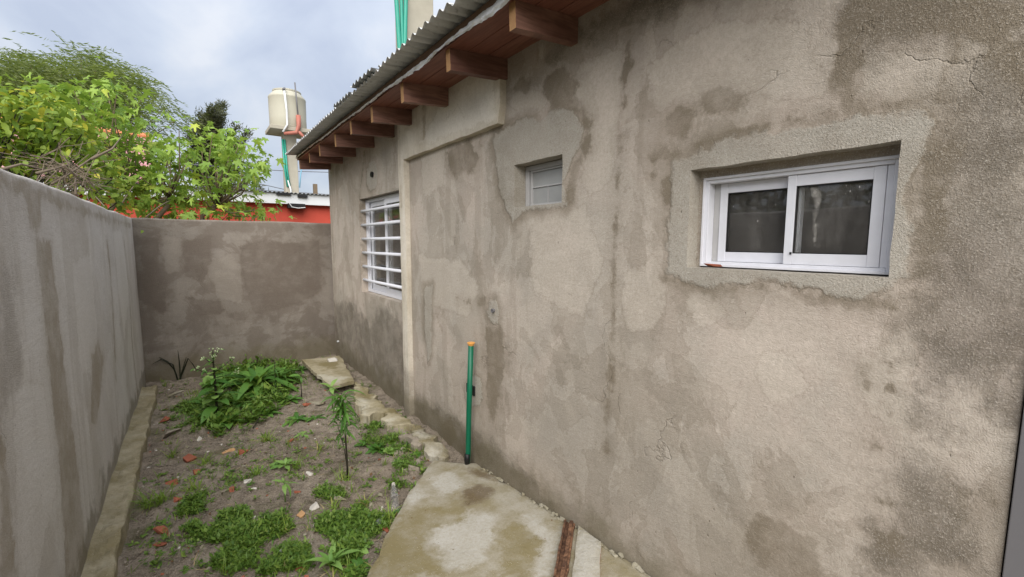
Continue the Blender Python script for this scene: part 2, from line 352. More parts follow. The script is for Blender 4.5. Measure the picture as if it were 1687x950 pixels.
def mk_leaf(name, a, b, tr=0.35, nsc=6.0, gloss=0.35, yellow=None):
    g = G(name); geo = g.n('ShaderNodeNewGeometry')
    r_ = g.m('FRACT', g.m('ADD', g.rand(), g.m('MULTIPLY', geo.outputs['Random Per Island'], 0.77)))
    nz = g.noise(nsc, 3, v=geo.outputs['Position']); c = g.mix(g.m('MULTIPLY_ADD', r_, 0.65, g.m('MULTIPLY', nz, 0.35)), a, b)
    if yellow: c = g.mix(g.ss(r_, 0.86, 0.95), c, yellow)
    d = g.pbr(c, 0.5, None, 0, gloss); t = g.n('ShaderNodeBsdfTranslucent'); g.set(t.inputs[0], g.mix(0.45, c, (0.30, 0.42, 0.04, 1)))
    mx = g.n('ShaderNodeMixShader'); mx.inputs[0].default_value = tr; g.nt.links.new(d, mx.inputs[1]); g.nt.links.new(t.outputs[0], mx.inputs[2])
    return g.end(mx.outputs[0])
M['fig'] = mk_leaf('fig_leaf', lin(74, 114, 42), lin(166, 192, 86), 0.42, yellow=lin(186, 198, 84))
M['shrub'] = mk_leaf('shrub_leaf', lin(72, 106, 40), lin(152, 170, 66), 0.4, yellow=lin(178, 172, 60))
M['willow'] = mk_leaf('willow_leaf', lin(72, 88, 42), lin(120, 130, 70), 0.4)
M['conifer'] = mk_leaf('conifer_needle', lin(56, 60, 44), lin(92, 92, 66), 0.15)
M['weed'] = mk_leaf('weed_leaf', lin(50, 94, 36), lin(108, 150, 66), 0.3)
M['weed_pale'] = mk_leaf('pale_weed_leaf', lin(96, 138, 62), lin(150, 182, 100), 0.3)
M['grass'] = mk_leaf('grass_blade', lin(84, 120, 38), lin(148, 168, 72), 0.35, yellow=lin(176, 164, 104))
M['cover'] = mk_leaf('ground_cover_leaf', lin(44, 82, 26), lin(122, 150, 62), 0.3, yellow=lin(124, 146, 66))
M['litter'] = simple('dead_leaf', lin(104, 80, 56), 0.9, 0.35, 30)
M['straw'] = simple('dry_straw', lin(168, 150, 112), 0.9, 0.3, 30)
M['dark_strap'] = simple('dark_strap_leaf', lin(36, 40, 26), 0.5)
M['petal'] = simple('pale_floret', lin(168, 184, 138), 0.7)

def mk_soil():
    g = G('soil'); a = g.noise(1.6, 6, 0.6); b = g.noise(14, 6, 0.65); c_ = g.noise(110, 4, 0.7)
    col = g.mix(g.ss(a, 0.35, 0.65), lin(166, 153, 137), lin(140, 127, 111)); col = g.mix(g.ss(b, 0.40, 0.66, 0, 0.8), col, lin(100, 90, 76))
    col = g.mix(g.ss(c_, 0.42, 0.66, 0, 0.7), col, lin(176, 163, 147)); col = g.mix(g.ss(g.noise(4, 5), 0.54, 0.66, 0, 0.6), col, lin(98, 96, 66))
    v = g.voro(75); spk = g.m('MULTIPLY', g.ss(v, 0.12, 0.25, 1, 0), g.ss(g.noise(20, 2), 0.52, 0.6)); col = g.mix(g.m('MULTIPLY', spk, 0.8), col, lin(178, 168, 152))
    h = g.m('ADD', g.m('MULTIPLY', b, 2.2), g.m('ADD', c_, g.m('MULTIPLY', spk, 0.8)))
    return g.end(g.pbr(col, 0.95, g.bump(h, 1.0, 0.022), 0, 0.15))
def mk_slab(name, base, moss, pale):
    g = G(name); A, B, C, D = g.attr('stain'); e = g.m('ADD', g.m('MULTIPLY_ADD', g.noise(8, 10, 0.70), 0.30, -0.15), g.m('MULTIPLY_ADD', g.noise(50, 4), 0.06, -0.03))
    n1 = g.noise(5, 9, 0.70); n2 = g.noise(60, 5, 0.7); col = g.mix(g.ss(n1, 0.35, 0.65), base, g.mix(0.8, base, moss))
    mC = g.ss(g.m('ADD', C, e), 0.45, 0.54); col = g.mix(g.m('MULTIPLY', mC, 0.62), col, pale)
    mA = g.ss(g.m('ADD', A, e), 0.475, 0.525); col = g.mix(g.m('MULTIPLY', mA, g.ss(n1, 0.35, 0.6, 0.5, 0.9)), col, moss)
    mB = g.ss(g.m('ADD', B, g.m('MULTIPLY', e, 0.5)), 0.47, 0.53); col = g.mix(g.m('MULTIPLY', mB, 0.75), col, lin(84, 66, 44))
    col = g.mix(g.ss(n2, 0.42, 0.68, 0, 0.5), col, g.mix(0.5, col, moss)); sp = g.voro(130); col = g.mix(g.m('MULTIPLY', g.ss(sp, 0.1, 0.25, 1, 0), g.ss(g.noise(40, 2), 0.5, 0.6, 0, 0.6)), col, lin(214, 208, 196))
    pits = g.m('MULTIPLY', g.ss(g.voro(34), 0.04, 0.10, 1, 0), g.ss(g.noise(11, 2), 0.5, 0.56)); col = g.mix(g.m('MULTIPLY', pits, 0.7), col, lin(70, 60, 46))
    return g.end(g.pbr(col, 0.85, g.bump(g.m('ADD', n2, g.m('MULTIPLY', n1, 1.5)), 0.55, 0.008), 0, 0.3))
M['soil'] = mk_soil()
M['slab'] = mk_slab('slab_concrete', lin(160, 154, 140), lin(124, 113, 80), lin(184, 181, 174))
M['mossy'] = mk_slab('mossy_concrete', lin(164, 155, 132), lin(120, 109, 76), lin(188, 183, 168))
M['rubble'] = mk_slab('rubble_concrete', lin(156, 150, 134), lin(118, 108, 80), lin(184, 180, 170))
M['terrain'] = simple('far_ground', lin(96, 92, 62), 0.95, 0.3, 0.6)

def mk_glass():
    g = G('window_glass'); A, B, C, D = g.attr('stain')
    gl = g.pbr((0.9, 0.92, 0.92, 1), 0.02, None, 0, 0.5, 1.0, 1.45); di = g.pbr(lin(192, 186, 178), 0.7)
    sp = g.m('MULTIPLY', g.ss(g.m('ADD', g.voro(62, v=g.map((1, 1, 0.35))), g.m('MULTIPLY_ADD', g.noise(140, 3), 0.34, -0.17)), 0.02, 0.09, 1, 0), g.ss(g.noise(9, 4), 0.46, 0.54))
    dust = g.ss(g.noise(7, 8, 0.75, v=g.map((1, 1, 0.35))), 0.35, 0.75, 0.03, 0.15)
    f = g.m('MAXIMUM', g.m('MULTIPLY', sp, 0.85), g.m('MAXIMUM', dust, g.m('MULTIPLY', g.ss(g.m('ADD', A, g.m('MULTIPLY_ADD', g.noise(60, 4), 0.02, -0.01)), 0.493, 0.512), g.ss(g.noise(22, 4), 0.35, 0.65, 0.1, 0.5))))
    mx = g.n('ShaderNodeMixShader'); g.set(mx.inputs[0], f); g.nt.links.new(gl, mx.inputs[1]); g.nt.links.new(di, mx.inputs[2]); return g.end(mx.outputs[0])
def mk_frost():
    g = G('frosted_glass'); c = g.mix(g.noise(9, 5), lin(134, 134, 132), lin(158, 158, 155)); return g.end(g.pbr(c, 0.36, g.bump(g.noise(25, 3), 0.05, 0.003), 0, 0.5))
def mk_clear():
    g = G('clear_plastic'); return g.end(g.pbr((0.95, 0.97, 0.97, 1), 0.06, g.bump(g.noise(30, 2), 0.2, 0.004), 0, 0.6, 0.92, 1.3))
M['glass'] = mk_glass(); M['frost'] = mk_frost(); M['clear'] = mk_clear()
def mk_strip():
    g = G('split_timber'); w = g.noise(9, 6, 0.65, v=g.map((3, 3, 3))); c = g.mix(g.ss(w, 0.35, 0.65), lin(70, 48, 36), lin(126, 92, 68)); return g.end(g.pbr(c, 0.8, g.bump(w, 0.5, 0.004)))
M['timber_strip'] = mk_strip()

# ================================================================== SETTING
XW, YB, XL = 1.55, 6.35, -0.5
EDGE = dict()

# ground sheet to the horizon (everything stands on it)
mb = MB(); s_ = 400; mb.add([(-s_, -s_, -0.12), (s_, -s_, -0.12), (s_, s_, -0.12), (-s_, s_, -0.12)], [(0, 1, 2, 3)])
tag(mb.build('ground', M['terrain']), kind='structure')

def soil_z(x, y):
    z = fbm(np.asarray(x)*2.2, np.asarray(y)*2.2, 3, 3)*0.018+fbm(np.asarray(x)*11, np.asarray(y)*11, 9, 3)*0.013
    return z+0.035*np.clip((np.asarray(x)-1.0)/0.5, 0, 1)*np.clip((np.asarray(y)-2.3)/1.0, 0, 1)
nx, ny = 150, 420
gx, gy = np.meshgrid(np.linspace(XL-0.02, XW+0.06, nx), np.linspace(-1.2, YB+0.05, ny), indexing='ij')
gz = soil_z(gx, gy)+vn(gx*34, gy*34, 5)*0.005
mb = MB(); mb.add(np.stack([gx, gy, gz], -1).reshape(-1, 3), grid_faces(nx, ny))
tag(mb.build('soil', M['soil'], smooth=True), kind='structure')
def G0(px, py, dz=0.0):
    p = onZ(px, py, 0.0)
    for _ in range(3): p = onZ(px, py, float(soil_z(p[0], p[1])))
    return np.array([p[0], p[1], p[2]+dz])

# concrete slab in the foreground, sloping up towards the camera
def slab_z(y): return 0.03+0.075*(2.7-np.clip(y, 0.2, 9))
def onS(px, py):
    d = ray(px, py); t = (0.03+0.075*2.7-CAMH)/(d[2]+0.075*d[1]); return CP+d*t
def S2(pts): return [tuple(onS(*p)[:2]) for p in pts]
def flat_piece(name, outline, ztop, thick, mat, parent=None, step=0.04, jit=0.004, stains=(), kind=None, seed=0, at=None, bumpy=0.002):
    """A slab with an irregular outline, a top skin of small triangles, and sides."""
    pts = []
    n = len(outline)
    for i in range(n):
        a = np.array(outline[i]); b = np.array(outline[(i+1) % n]); k = max(1, int(np.linalg.norm(b-a)/step))
        for j in range(k):
            q = a+(b-a)*j/k
            jj = jit*fbm(q[0]*14+seed, q[1]*14, 21+seed, 3)*1.6; nrm = np.array([b[1]-a[1], -(b[0]-a[0])]); nrm = nrm/np.linalg.norm(nrm)
            pts.append(q+nrm*jj)
    pts = np.array(pts); m_ = len(pts); lo = pts.min(0); hi = pts.max(0)
    gx, gy = np.meshgrid(np.arange(lo[0], hi[0], step), np.arange(lo[1], hi[1], step)); gp = np.stack([gx.ravel(), gy.ravel()], 1)
    gp = gp+rng.uniform(-0.2, 0.2, gp.shape)*step
    gp = gp[sdf(gp, pts) > step*0.4]
    allp = [Vector(p) for p in pts]+[Vector(p) for p in gp]
    V, E_, F, _a, _b, _c = mgeo.delaunay_2d_cdt(allp, [(i, (i+1) % m_) for i in range(m_)], [], 1, 1e-5)
    P = np.array([(v.x, v.y) for v in V]); edge = np.clip(sdf(P, pts), 0, 1)
    Z = np.array([ztop(x, y) for x, y in P])+fbm(P[:, 0]*6, P[:, 1]*6, 31+seed, 3)*bumpy-0.006*np.exp(-edge/0.006)*1.0
    mb = MB(); mb.add(np.column_stack([P, Z]), [tuple(f) for f in F])
    # sides
    o = len(mb.v); side = []
    for x, y in pts: side.append((x, y, ztop(x, y)-0.006+float(fbm(x*6, y*6, 31+seed, 3))*bumpy))
    for x, y in pts: side.append((x, y, ztop(x, y)-thick))
    mb.add(side, [(m_+i, m_+(i+1) % m_, (i+1) % m_, i) for i in range(m_)])
    mb.add([side[m_+i] for i in range(m_)], [tuple(range(m_))[::-1]])
    off = at if at is not None else None
    o = mb.build(name, mat, parent, at=off)
    VV = np.array(mb.v)[:, :2]
    if stains: set_attr(o.data, 'stain', [field(VV, *s) if s else np.zeros(len(VV)) for s in stains])
    if kind: o['kind'] = kind
    return o
slab_out = [(1.335, 2.80), (1.545, 2.56), (1.545, -0.9), (-0.33, -0.9), (-0.33, 0.66), (0.558, 1.878), (0.846, 2.274), (1.041, 2.511)]
moss = [S2([(600, 950), (640, 870), (690, 830), (720, 850), (700, 900), (720, 950)]), S2([(815, 870), (845, 862), (880, 880), (890, 915), (870, 950), (800, 950), (825, 915)]), S2([(668, 845), (700, 830), (760, 838), (770, 855), (720, 868), (690, 880)])]
dirt = [S2([(760, 808), (790, 795), (812, 808), (795, 826), (768, 832)]), S2([(765, 772), (800, 776), (822, 792), (790, 788)])]
pale = [S2([(718, 778), (745, 775), (760, 800), (735, 815), (712, 800)]), S2([(705, 860), (740, 840), (810, 850), (815, 890), (790, 930), (740, 930), (715, 900)]), S2([(672, 815), (690, 800), (703, 815), (680, 830)]), S2([(870, 850), (920, 880), (900, 950), (880, 950)])]
tag(flat_piece('concrete_slab', slab_out, lambda x, y: float(slab_z(y)), 0.16, M['slab'], step=0.03, jit=0.006,
    stains=((moss,), (dirt,), (pale,)), seed=2, at=(0.9, 1.5, 0)), 'large stained concrete slab sloping up beside the house wall in the foreground', 'concrete slab')

# ------------------------------------------------------------------ boundary walls
def sweep_wall(name, prof, t0, t1, nt_, axis, mat, parent, stainf, amp=0.004):
    prof = np.array(prof); ts = np.linspace(t0, t1, nt_); nu = len(prof); V = np.zeros((nu, nt_, 3))
    U, T = np.meshgrid(np.arange(nu), ts, indexing='ij'); a = prof[U, 0]; z = prof[U, 1]
    d = fbm(T*1.7, z*1.7, 41, 4)*amp; wz = fbm(T*2.1, T*0+3, 43, 4)*0.006*np.clip((z-1.5)/0.3, 0, 1)
    if axis == 'y': V[..., 0] = a+d; V[..., 1] = T
    else: V[..., 0] = T; V[..., 1] = a+d
    V[..., 2] = z+wz
    mb = MB(); mb.add(V.reshape(-1, 3), grid_faces(nu, nt_, axis == 'y'))
    o = mb.build(name, mat, parent, smooth=True)
    P = np.stack([T, z], -1).reshape(-1, 2); set_attr(o.data, 'stain', stainf(P)); return o
def wall_prof(front, back, top, r=0.022, sgn=1, n=70):
    p = [(front, z) for z in np.linspace(-0.2, top-r, n)]
    p += [(front+sgn*r*(1-math.cos(a)), top-r+r*math.sin(a)) for a in np.linspace(0.2, math.pi/2, 5)]
    p += [(front+(back-front)*k, top) for k in (0.3, 0.5, 0.7)]
    p += [(back-sgn*r*math.sin(math.pi/2-a)*0 - sgn*r*(1-math.sin(a)), top-r+r*math.sin(a)) for a in np.linspace(math.pi/2, 0.0, 5)]
    p += [(back, -0.2)]
    return p
def WL(pts): return [tuple(onX(x, y, XL)[1:3]) for x, y in pts]
def WB(pts): return [tuple(onY(x, y, YB)[[0, 2]]) for x, y in pts]
lw = thing('boundary_wall', (XL, 2.7, 0), 'long pale grey rendered wall with dark vertical streaks along left of the yard', 'wall')
def st_left(P):
    A = field(P, [WL([(58, 385), (85, 400), (95, 500), (112, 640), (128, 780), (140, 900), (150, 950), (108, 950), (100, 800), (85, 640), (70, 500)]), WL([(36, 300), (70, 315), (66, 380), (50, 380)]), WL([(0, 720), (10, 740), (25, 950), (0, 950)]),
                  WL([(150, 585), (162, 560), (172, 590), (160, 690), (150, 700)])], [(WL([(176, 400), (184, 480), (192, 620)]), 0.03), (WL([(205, 400), (215, 520), (226, 650)]), 0.02), (WL([(0, 292), (60, 318), (130, 345), (215, 372)]), 0.02)])
    C = field(P, [WL([(120, 430), (150, 420), (160, 560), (150, 620), (130, 600)]), WL([(185, 380), (200, 378), (212, 470), (205, 560), (195, 480)]), WL([(20, 620), (70, 640), (90, 800), (60, 950), (30, 950)])])
    D = field(P, [WL([(0, 430), (20, 440), (30, 620), (0, 700)])])
    return [A, np.zeros(len(P)), C, D]
sweep_wall('wall', wall_prof(XL, XL-0.16, 1.856, sgn=-1), -1.3, YB+0.148, 520, 'y', M['plaster_left'], lw, st_left)
# footing along the left wall, mossy and chipped
mb = MB(); ts = np.linspace(-1.2, 5.95, 340); V = []
for t in ts:
    w = 0.108+0.022*t/6+float(fbm(t*6, 0, 61, 4))*0.008; zt = 0.062+float(fbm(t*3, 5, 62, 3))*0.014
    row = [(XL-0.004, zt+0.012)]+[(XL+w*k, zt+float(fbm(t*16, k*4, 63, 3))*0.010) for k in (0.2, 0.4, 0.6, 0.8)]+[(XL+w-0.006, zt-0.002), (XL+w, zt-0.012+float(vn(t*22, 1, 64))*0.014), (XL+w+0.006, -0.05)]
    V.append([(x, t, z) for x, z in row])
mb.add([p for r_ in V for p in r_], grid_faces(len(ts), 8, True)); mb.add(V[-1]+[(XL, 5.95, -0.05)], [tuple(range(9))])
o = mb.build('footing', M['mossy'], lw, smooth=False)
bw = thing('boundary_wall', (0.5, YB, 0), 'darker damp blotched wall closing the far end of the yard', 'wall')
def st_back(P):
    A = field(P, [WB([(232, 395), (262, 390), (262, 440), (275, 470), (270, 520), (240, 500)]), WB([(300, 395), (350, 388), (345, 430), (335, 470), (305, 450)]), WB([(395, 405), (430, 395), (470, 400), (525, 395), (530, 480), (490, 500), (420, 520), (400, 470)]), WB([(310, 490), (360, 495), (375, 515), (330, 520)])])
    C = field(P, [WB([(262, 385), (300, 392), (298, 445), (275, 455)]), WB([(335, 430), (395, 415), (400, 500), (360, 490)])])
    B = np.zeros(len(P))
    return [A, B, C, np.zeros(len(P))]
sweep_wall('wall', wall_prof(YB, YB+0.15, 1.852, sgn=1), XL+0.002, XW+0.02, 200, 'x', M['plaster_back'], bw, st_back)

# ================================================================== HOUSE
house = thing('house', (XW, 0.1, 0), 'unpainted grey beige rendered house with wooden eaves along right of the yard', 'house')
Y0, Y1, ZT = 0.105, 6.30, 2.66
HOLES = dict(big=(0.372, 0.987, 1.503, 1.872), small=(1.702, 2.110, 1.800, 2.042), bar=(3.765, 5.03, 1.035, 2.066))
def WR(pts, X=XW): return [tuple(onX(x, y, X)[1:3]) for x, y in pts]
def ell(cx, cy, rx, ry, n=14): return [(cx+rx*math.cos(2*math.pi*i/n), cy+ry*math.sin(2*math.pi*i/n)) for i in range(n)]
def wall_disp(y, z):
    return (fbm(y*1.3, z*1.3, 71, 3)*0.006+fbm(y*7, z*7, 75, 3)*0.0016)
def st_right(P):
    A = field(P, [WR(p) for p in [
        [(1100, 185), (1125, 172), (1142, 190), (1145, 210), (1125, 235), (1105, 225), (1096, 205)], [(1158, 155), (1185, 148), (1232, 160), (1225, 182), (1195, 192), (1165, 180)],
        [(1068, 258), (1100, 240), (1106, 258), (1075, 272)], [(1062, 285), (1085, 275), (1080, 295)], [(1090, 300), (1105, 290), (1108, 330), (1095, 340)],
        [(1372, 60), (1395, 15), (1440, -10), (1700, -10), (1700, 150), (1640, 105), (1560, 55), (1500, 68), (1430, 62), (1415, 80), (1406, 120), (1404, 165), (1384, 185), (1376, 120)],
        [(1572, 55), (1592, 60), (1572, 120), (1558, 172), (1540, 188), (1550, 150), (1562, 100)], [(1640, 70), (1687, 60), (1687, 110), (1655, 105)],
        [(1545, 205), (1575, 250), (1555, 330), (1540, 420), (1518, 475), (1492, 500), (1500, 440), (1510, 330), (1522, 240)],
        [(1300, 478), (1400, 494), (1490, 488), (1480, 505), (1400, 510), (1330, 498)],
        [(1228, 880), (1255, 845), (1300, 858), (1345, 885), (1370, 960), (1280, 960), (1240, 930)], [(1305, 860), (1330, 870), (1340, 900), (1310, 900)],
        [(800, 538), (828, 540), (830, 600), (822, 650), (812, 700), (800, 650)], [(726, 700), (742, 690), (752, 722), (742, 738), (728, 722)],
        [(935, 175), (955, 188), (966, 215), (958, 250), (940, 275), (932, 300), (930, 340), (940, 330), (955, 285), (972, 240), (975, 200), (960, 175)],
        [(818, 225), (832, 215), (840, 265), (850, 330), (846, 375), (836, 352), (824, 300)], [(895, 125), (925, 110), (960, 130), (945, 170), (915, 175), (895, 155)], [(840, 150), (860, 125), (880, 130), (870, 150)],
        [(1455, 600), (1468, 610), (1472, 650), (1462, 655)], [(1462, 655), (1472, 680), (1466, 705), (1458, 690)], [(1440, 690), (1452, 700), (1450, 740), (1438, 735)], [(1418, 600), (1430, 610), (1428, 640)],
        [(1440, 820), (1470, 810), (1480, 840), (1450, 850)], [(1450, 880), (1485, 870), (1480, 900), (1455, 905)], [(1580, 815), (1610, 820), (1600, 835), (1582, 832)], [(1615, 830), (1640, 828), (1632, 842)],
        
        [(735, 250), (775, 228), (792, 258), (780, 282), (752, 292), (742, 276)]]],
        [(WR([(1105, 262), (1140, 244), (1185, 228), (1250, 213), (1330, 198), (1400, 184), (1450, 176), (1480, 176)]), 0.014), (WR([(1095, 460), (1170, 475), (1250, 472), (1330, 478), (1400, 496)]), 0.012),
         (WR([(1036, 70), (1031, 120), (1028, 200), (1020, 260), (1016, 330), (1012, 400), (1008, 450), (1012, 520), (1005, 620), (1000, 740)]), 0.009),
         (WR([(600, 480), (598, 420), (592, 320), (600, 250)]), 0.012), (WR([(752, 490), (775, 500)]), 0.006), (WR([(790, 500), (800, 490)]), 0.006)])
    B = field(P, [WR(p) for p in [
        [(815, 218), (850, 200), (900, 190), (938, 180), (955, 192), (962, 215), (955, 245), (940, 270), (930, 300), (932, 338), (905, 345), (860, 345), (846, 368), (836, 350), (822, 300), (815, 260), (812, 235)],
        [(1108, 265), (1140, 250), (1185, 232), (1250, 218), (1330, 205), (1400, 192), (1450, 185), (1500, 178), (1535, 182), (1548, 210), (1522, 240), (1502, 300), (1496, 400), (1500, 450), (1480, 480), (1400, 490), (1330, 472), (1250, 466), (1180, 470), (1130, 464), (1100, 448), (1096, 400), (1110, 330)],
        ell(814, 514, 9, 20), ell(612, 289, 9, 26), ell(780, 644, 15, 26),
        [(700, 470), (712, 470), (710, 580), (704, 600), (699, 540)]]])
    C = field(P, [WR(p) for p in [
        [(838, 162), (860, 146), (890, 150), (905, 170), (890, 186), (860, 190), (842, 180)], [(942, 126), (985, 92), (1026, 78), (1028, 130), (1020, 200), (1016, 260), (998, 300), (970, 328), (955, 260), (968, 220), (965, 180), (945, 160)],
        [(1414, 562), (1440, 590), (1500, 540), (1514, 560), (1510, 650), (1496, 700), (1452, 722), (1420, 640)], [(1265, 585), (1312, 598), (1322, 640), (1302, 668), (1262, 660), (1245, 628)], [(1030, 440), (1080, 430), (1100, 480), (1080, 540), (1040, 550), (1022, 500)], [(1130, 480), (1180, 480), (1190, 520), (1140, 530), (1120, 510)],
        [(690, 240), (735, 220), (730, 300), (700, 330)], [(690, 420), (760, 430), (790, 470), (770, 520), (700, 500)], [(870, 350), (960, 340), (990, 420), (960, 520), (880, 480)], [(1060, 120), (1180, 30), (1340, 40), (1350, 150), (1200, 150), (1090, 180)],
        [(1560, 90), (1540, 150), (1460, 170), (1420, 150), (1430, 90), (1500, 80)]]])
    D = field(P, [WR(p) for p in [[(1500, 480), (1525, 440), (1550, 330), (1580, 200), (1610, 90), (1700, 60), (1700, 760), (1650, 640), (1600, 620), (1530, 690), (1512, 640), (1516, 545)],  # right end: coarse dirty render, with vignette-like darkening painted in
        [(1370, 10), (1700, -60), (1700, 90), (1560, 60), (1420, 80)], [(1480, 790), (1540, 760), (1570, 830), (1600, 930), (1450, 930)], [(1060, 20), (960, 60), (900, 100), (1100, -60), (1300, -60)],]] +
        [[(3.76, -.1), (6.4, -.1), (6.4, 0.75), (5.4, 0.85), (4.8, 0.70), (4.3, 0.95), (3.76, 0.80)], [(1.4, -.1), (3.6, -.1), (3.6, 0.22), (2.4, 0.26), (1.9, 0.2)]])
    return [A, B, C, D]
def house_front():
    st = 0.0145
    ys = set(np.round(np.arange(Y0, Y1, st), 4))|{Y1}; zs = set(np.round(np.arange(-0.05, ZT, st), 4))|{ZT}
    for a, b, c, d in HOLES.values():
        for v in (a, b): ys = {q for q in ys if abs(q-v) > 0.006}|{v}
        for v in (c, d): zs = {q for q in zs if abs(q-v) > 0.006}|{v}
    ys = np.array(sorted(ys)); zs = np.array(sorted(zs)); ny, nz = len(ys), len(zs)
    Yg, Zg = np.meshgrid(ys, zs, indexing='ij')
    # ragged plaster arrises round the openings
    Yj = Yg.copy(); Zj = Zg.copy()
    for a, b, c, d in HOLES.values():
        on = (np.abs(Yg-a) < 1e-6)|(np.abs(Yg-b) < 1e-6); inz = (Zg >= c-1e-6)&(Zg <= d+1e-6); k = on&inz; Yj[k] += fbm(Yg[k]*3, Zg[k]*14, 81, 3)*0.0018
        on = (np.abs(Zg-c) < 1e-6)|(np.abs(Zg-d) < 1e-6); iny = (Yg >= a-1e-6)&(Yg <= b+1e-6); k = on&iny; Zj[k] += fbm(Yg[k]*14, Zg[k]*3, 82, 3)*0.0018
    X = XW+wall_disp(Yg, Zg)
    keep = []
    yc = (ys[:-1]+ys[1:])/2; zc = (zs[:-1]+zs[1:])/2; YC, ZC = np.meshgrid(yc, zc, indexing='ij'); ok = np.ones_like(YC, bool)
    for a, b, c, d in HOLES.values(): ok &= ~((YC > a)&(YC < b)&(ZC > c)&(ZC < d))
    idx = np.arange(ny-1)[:, None]*nz+np.arange(nz-1)[None, :]
    q = np.stack([idx, idx+1, idx+nz+1, idx+nz], -1)[ok]
    mb = MB(); mb.add(np.stack([X, Yj, Zj], -1).reshape(-1, 3), q.tolist())
    nfront = len(mb.v)
    # reveals of the openings
    for a, b, c, d in HOLES.values():
        iy = [i for i, v in enumerate(ys) if a-1e-6 <= v <= b+1e-6]; iz = [i for i, v in enumerate(zs) if c-1e-6 <= v <= d+1e-6]
        loop = [(i, iz[0]) for i in iy]+[(iy[-1], j) for j in iz[1:]]+[(i, iz[-1]) for i in iy[::-1][1:]]+[(iy[0], j) for j in iz[::-1][1:-1]]
        rows = []
        for t in (0, 0.006, 0.04, 0.09, 0.15):
            row = []
            for i, j in loop:
                p = np.array([X[i, j], Yj[i, j], Zj[i, j]]); q2 = np.array([XW+0.15, ys[i], zs[j]]); k = t/0.15
                row.append(p*(1-k)+q2*k)
            rows.append(row)
        n = len(loop); V = [p for r_ in rows for p in r_]
        mb.add(V, [(r_*n+i, r_*n+(i+1) % n, (r_+1)*n+(i+1) % n, (r_+1)*n+i) for r_ in range(4) for i in range(n)])
    # ends and top
    mb.add([(XW, Y0, -0.05), (XW+0.15, Y0, -0.05), (XW+0.15, Y0, ZT), (XW, Y0, ZT)], [(0, 1, 2, 3)])
    mb.add([(XW, Y1, -0.05), (XW+0.15, Y1, -0.05), (XW+0.15, Y1, ZT), (XW, Y1, ZT)], [(3, 2, 1, 0)])
    o = mb.build('wall', M['plaster'], house, smooth=False)
    sm = np.zeros(len(o.data.polygons), bool); sm[:len(q)] = True; o.data.polygons.foreach_set('use_smooth', sm)
    P = np.array(mb.v)[:, 1:3]; set_attr(o.data, 'stain', st_right(P))
    return o
house_front()
# the rest of the house shell: a closed, unlit room behind the front wall
mb = MB(); mb.box((XW+0.001, -2.2, -0.05), (XW+0.149, -0.82, ZT)); mb.box((XW+0.001, -0.819, 2.08), (XW+0.149, Y0-0.001, ZT)); mb.box((XW+0.15, Y1-0.15, -0.05), (4.8, Y1, ZT)); mb.box((XW+0.15, -2.2, -0.05), (4.8, -2.05, ZT)); mb.box((4.65, -2.049, -0.05), (4.8, Y1-0.151, ZT))
mb.build('outer_wall', M['plaster_lintel'], house)
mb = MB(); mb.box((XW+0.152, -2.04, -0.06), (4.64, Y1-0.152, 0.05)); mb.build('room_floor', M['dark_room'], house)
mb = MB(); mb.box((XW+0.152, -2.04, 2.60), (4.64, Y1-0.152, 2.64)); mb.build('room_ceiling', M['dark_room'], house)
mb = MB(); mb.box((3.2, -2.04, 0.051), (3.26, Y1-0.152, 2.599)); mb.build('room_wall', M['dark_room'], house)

# raised surround: pilaster and lintel beam, 5 cm proud
def surround():
    st = 0.03; out = [(3.632, -0.02), (3.632, 2.292), (2.215, 2.292), (2.195, 2.40), (2.20, 2.655), (3.752, 2.655), (3.752, -0.02)]
    pts = []
    for i in range(len(out)):
        a = np.array(out[i]); b = np.array(out[(i+1) % len(out)]); k = max(1, int(np.linalg.norm(b-a)/st))
        for j in range(k): pts.append(a+(b-a)*j/k)
    pts = np.array(pts); jit = np.stack([fbm(pts[:, 0]*3, pts[:, 1]*9, 91, 3), fbm(pts[:, 0]*9, pts[:, 1]*3, 92, 3)], 1)*0.003; pts2 = pts+jit
    gx, gy = np.meshgrid(np.arange(2.2, 3.76, st), np.arange(0, 2.66, st)); gp = np.stack([gx.ravel(), gy.ravel()], 1); gp = gp[sdf(gp, pts2) > 0.014]
    n = len(pts2)
    inn = np.array([p for p in pts2]); 
    V, E_, F, _a, _b, _c = mgeo.delaunay_2d_cdt([Vector(p) for p in pts2]+[Vector(p) for p in gp], [(i, (i+1) % n) for i in range(n)], [], 1, 1e-5)
    P = np.array([(v.x, v.y) for v in V]); ed = np.clip(sdf(P, pts2), 0, 1); xs = XW-0.05+fbm(P[:, 0]*2, P[:, 1]*2, 93, 3)*0.004+0.004*np.exp(-ed/0.01)
    mb = MB(); mb.add(np.column_stack([xs, P]), [tuple(f)[::-1] for f in F])
    a = [(XW-0.046+float(fbm(p[0]*2, p[1]*2, 93, 3))*0.004, p[0], p[1]) for p in pts2]; b = [(XW+0.02, p[0], p[1]) for p in pts2]
    mb.add(a+b, [(i, (i+1) % n, n+(i+1) % n, n+i) for i in range(n)])
    o = mb.build('lintel_and_pilaster', M['plaster_lintel'], house)
    Q = np.array(mb.v)[:, 1:3]
    A = field(Q, [], [([(3.70, 2.7), (3.71, 2.3), (3.70, 1.9)], 0.012), ([(3.2, 2.66), (3.22, 2.4)], 0.03)]); C = field(Q, [[(2.25, 2.32), (2.25, 2.6), (2.9, 2.6), (3.3, 2.36)]])
    set_attr(o.data, 'stain', [A, A*0, C, field(Q, [[(3.6, -.1), (3.8, -.1), (3.8, .5), (3.6, .42)]])])
surround()

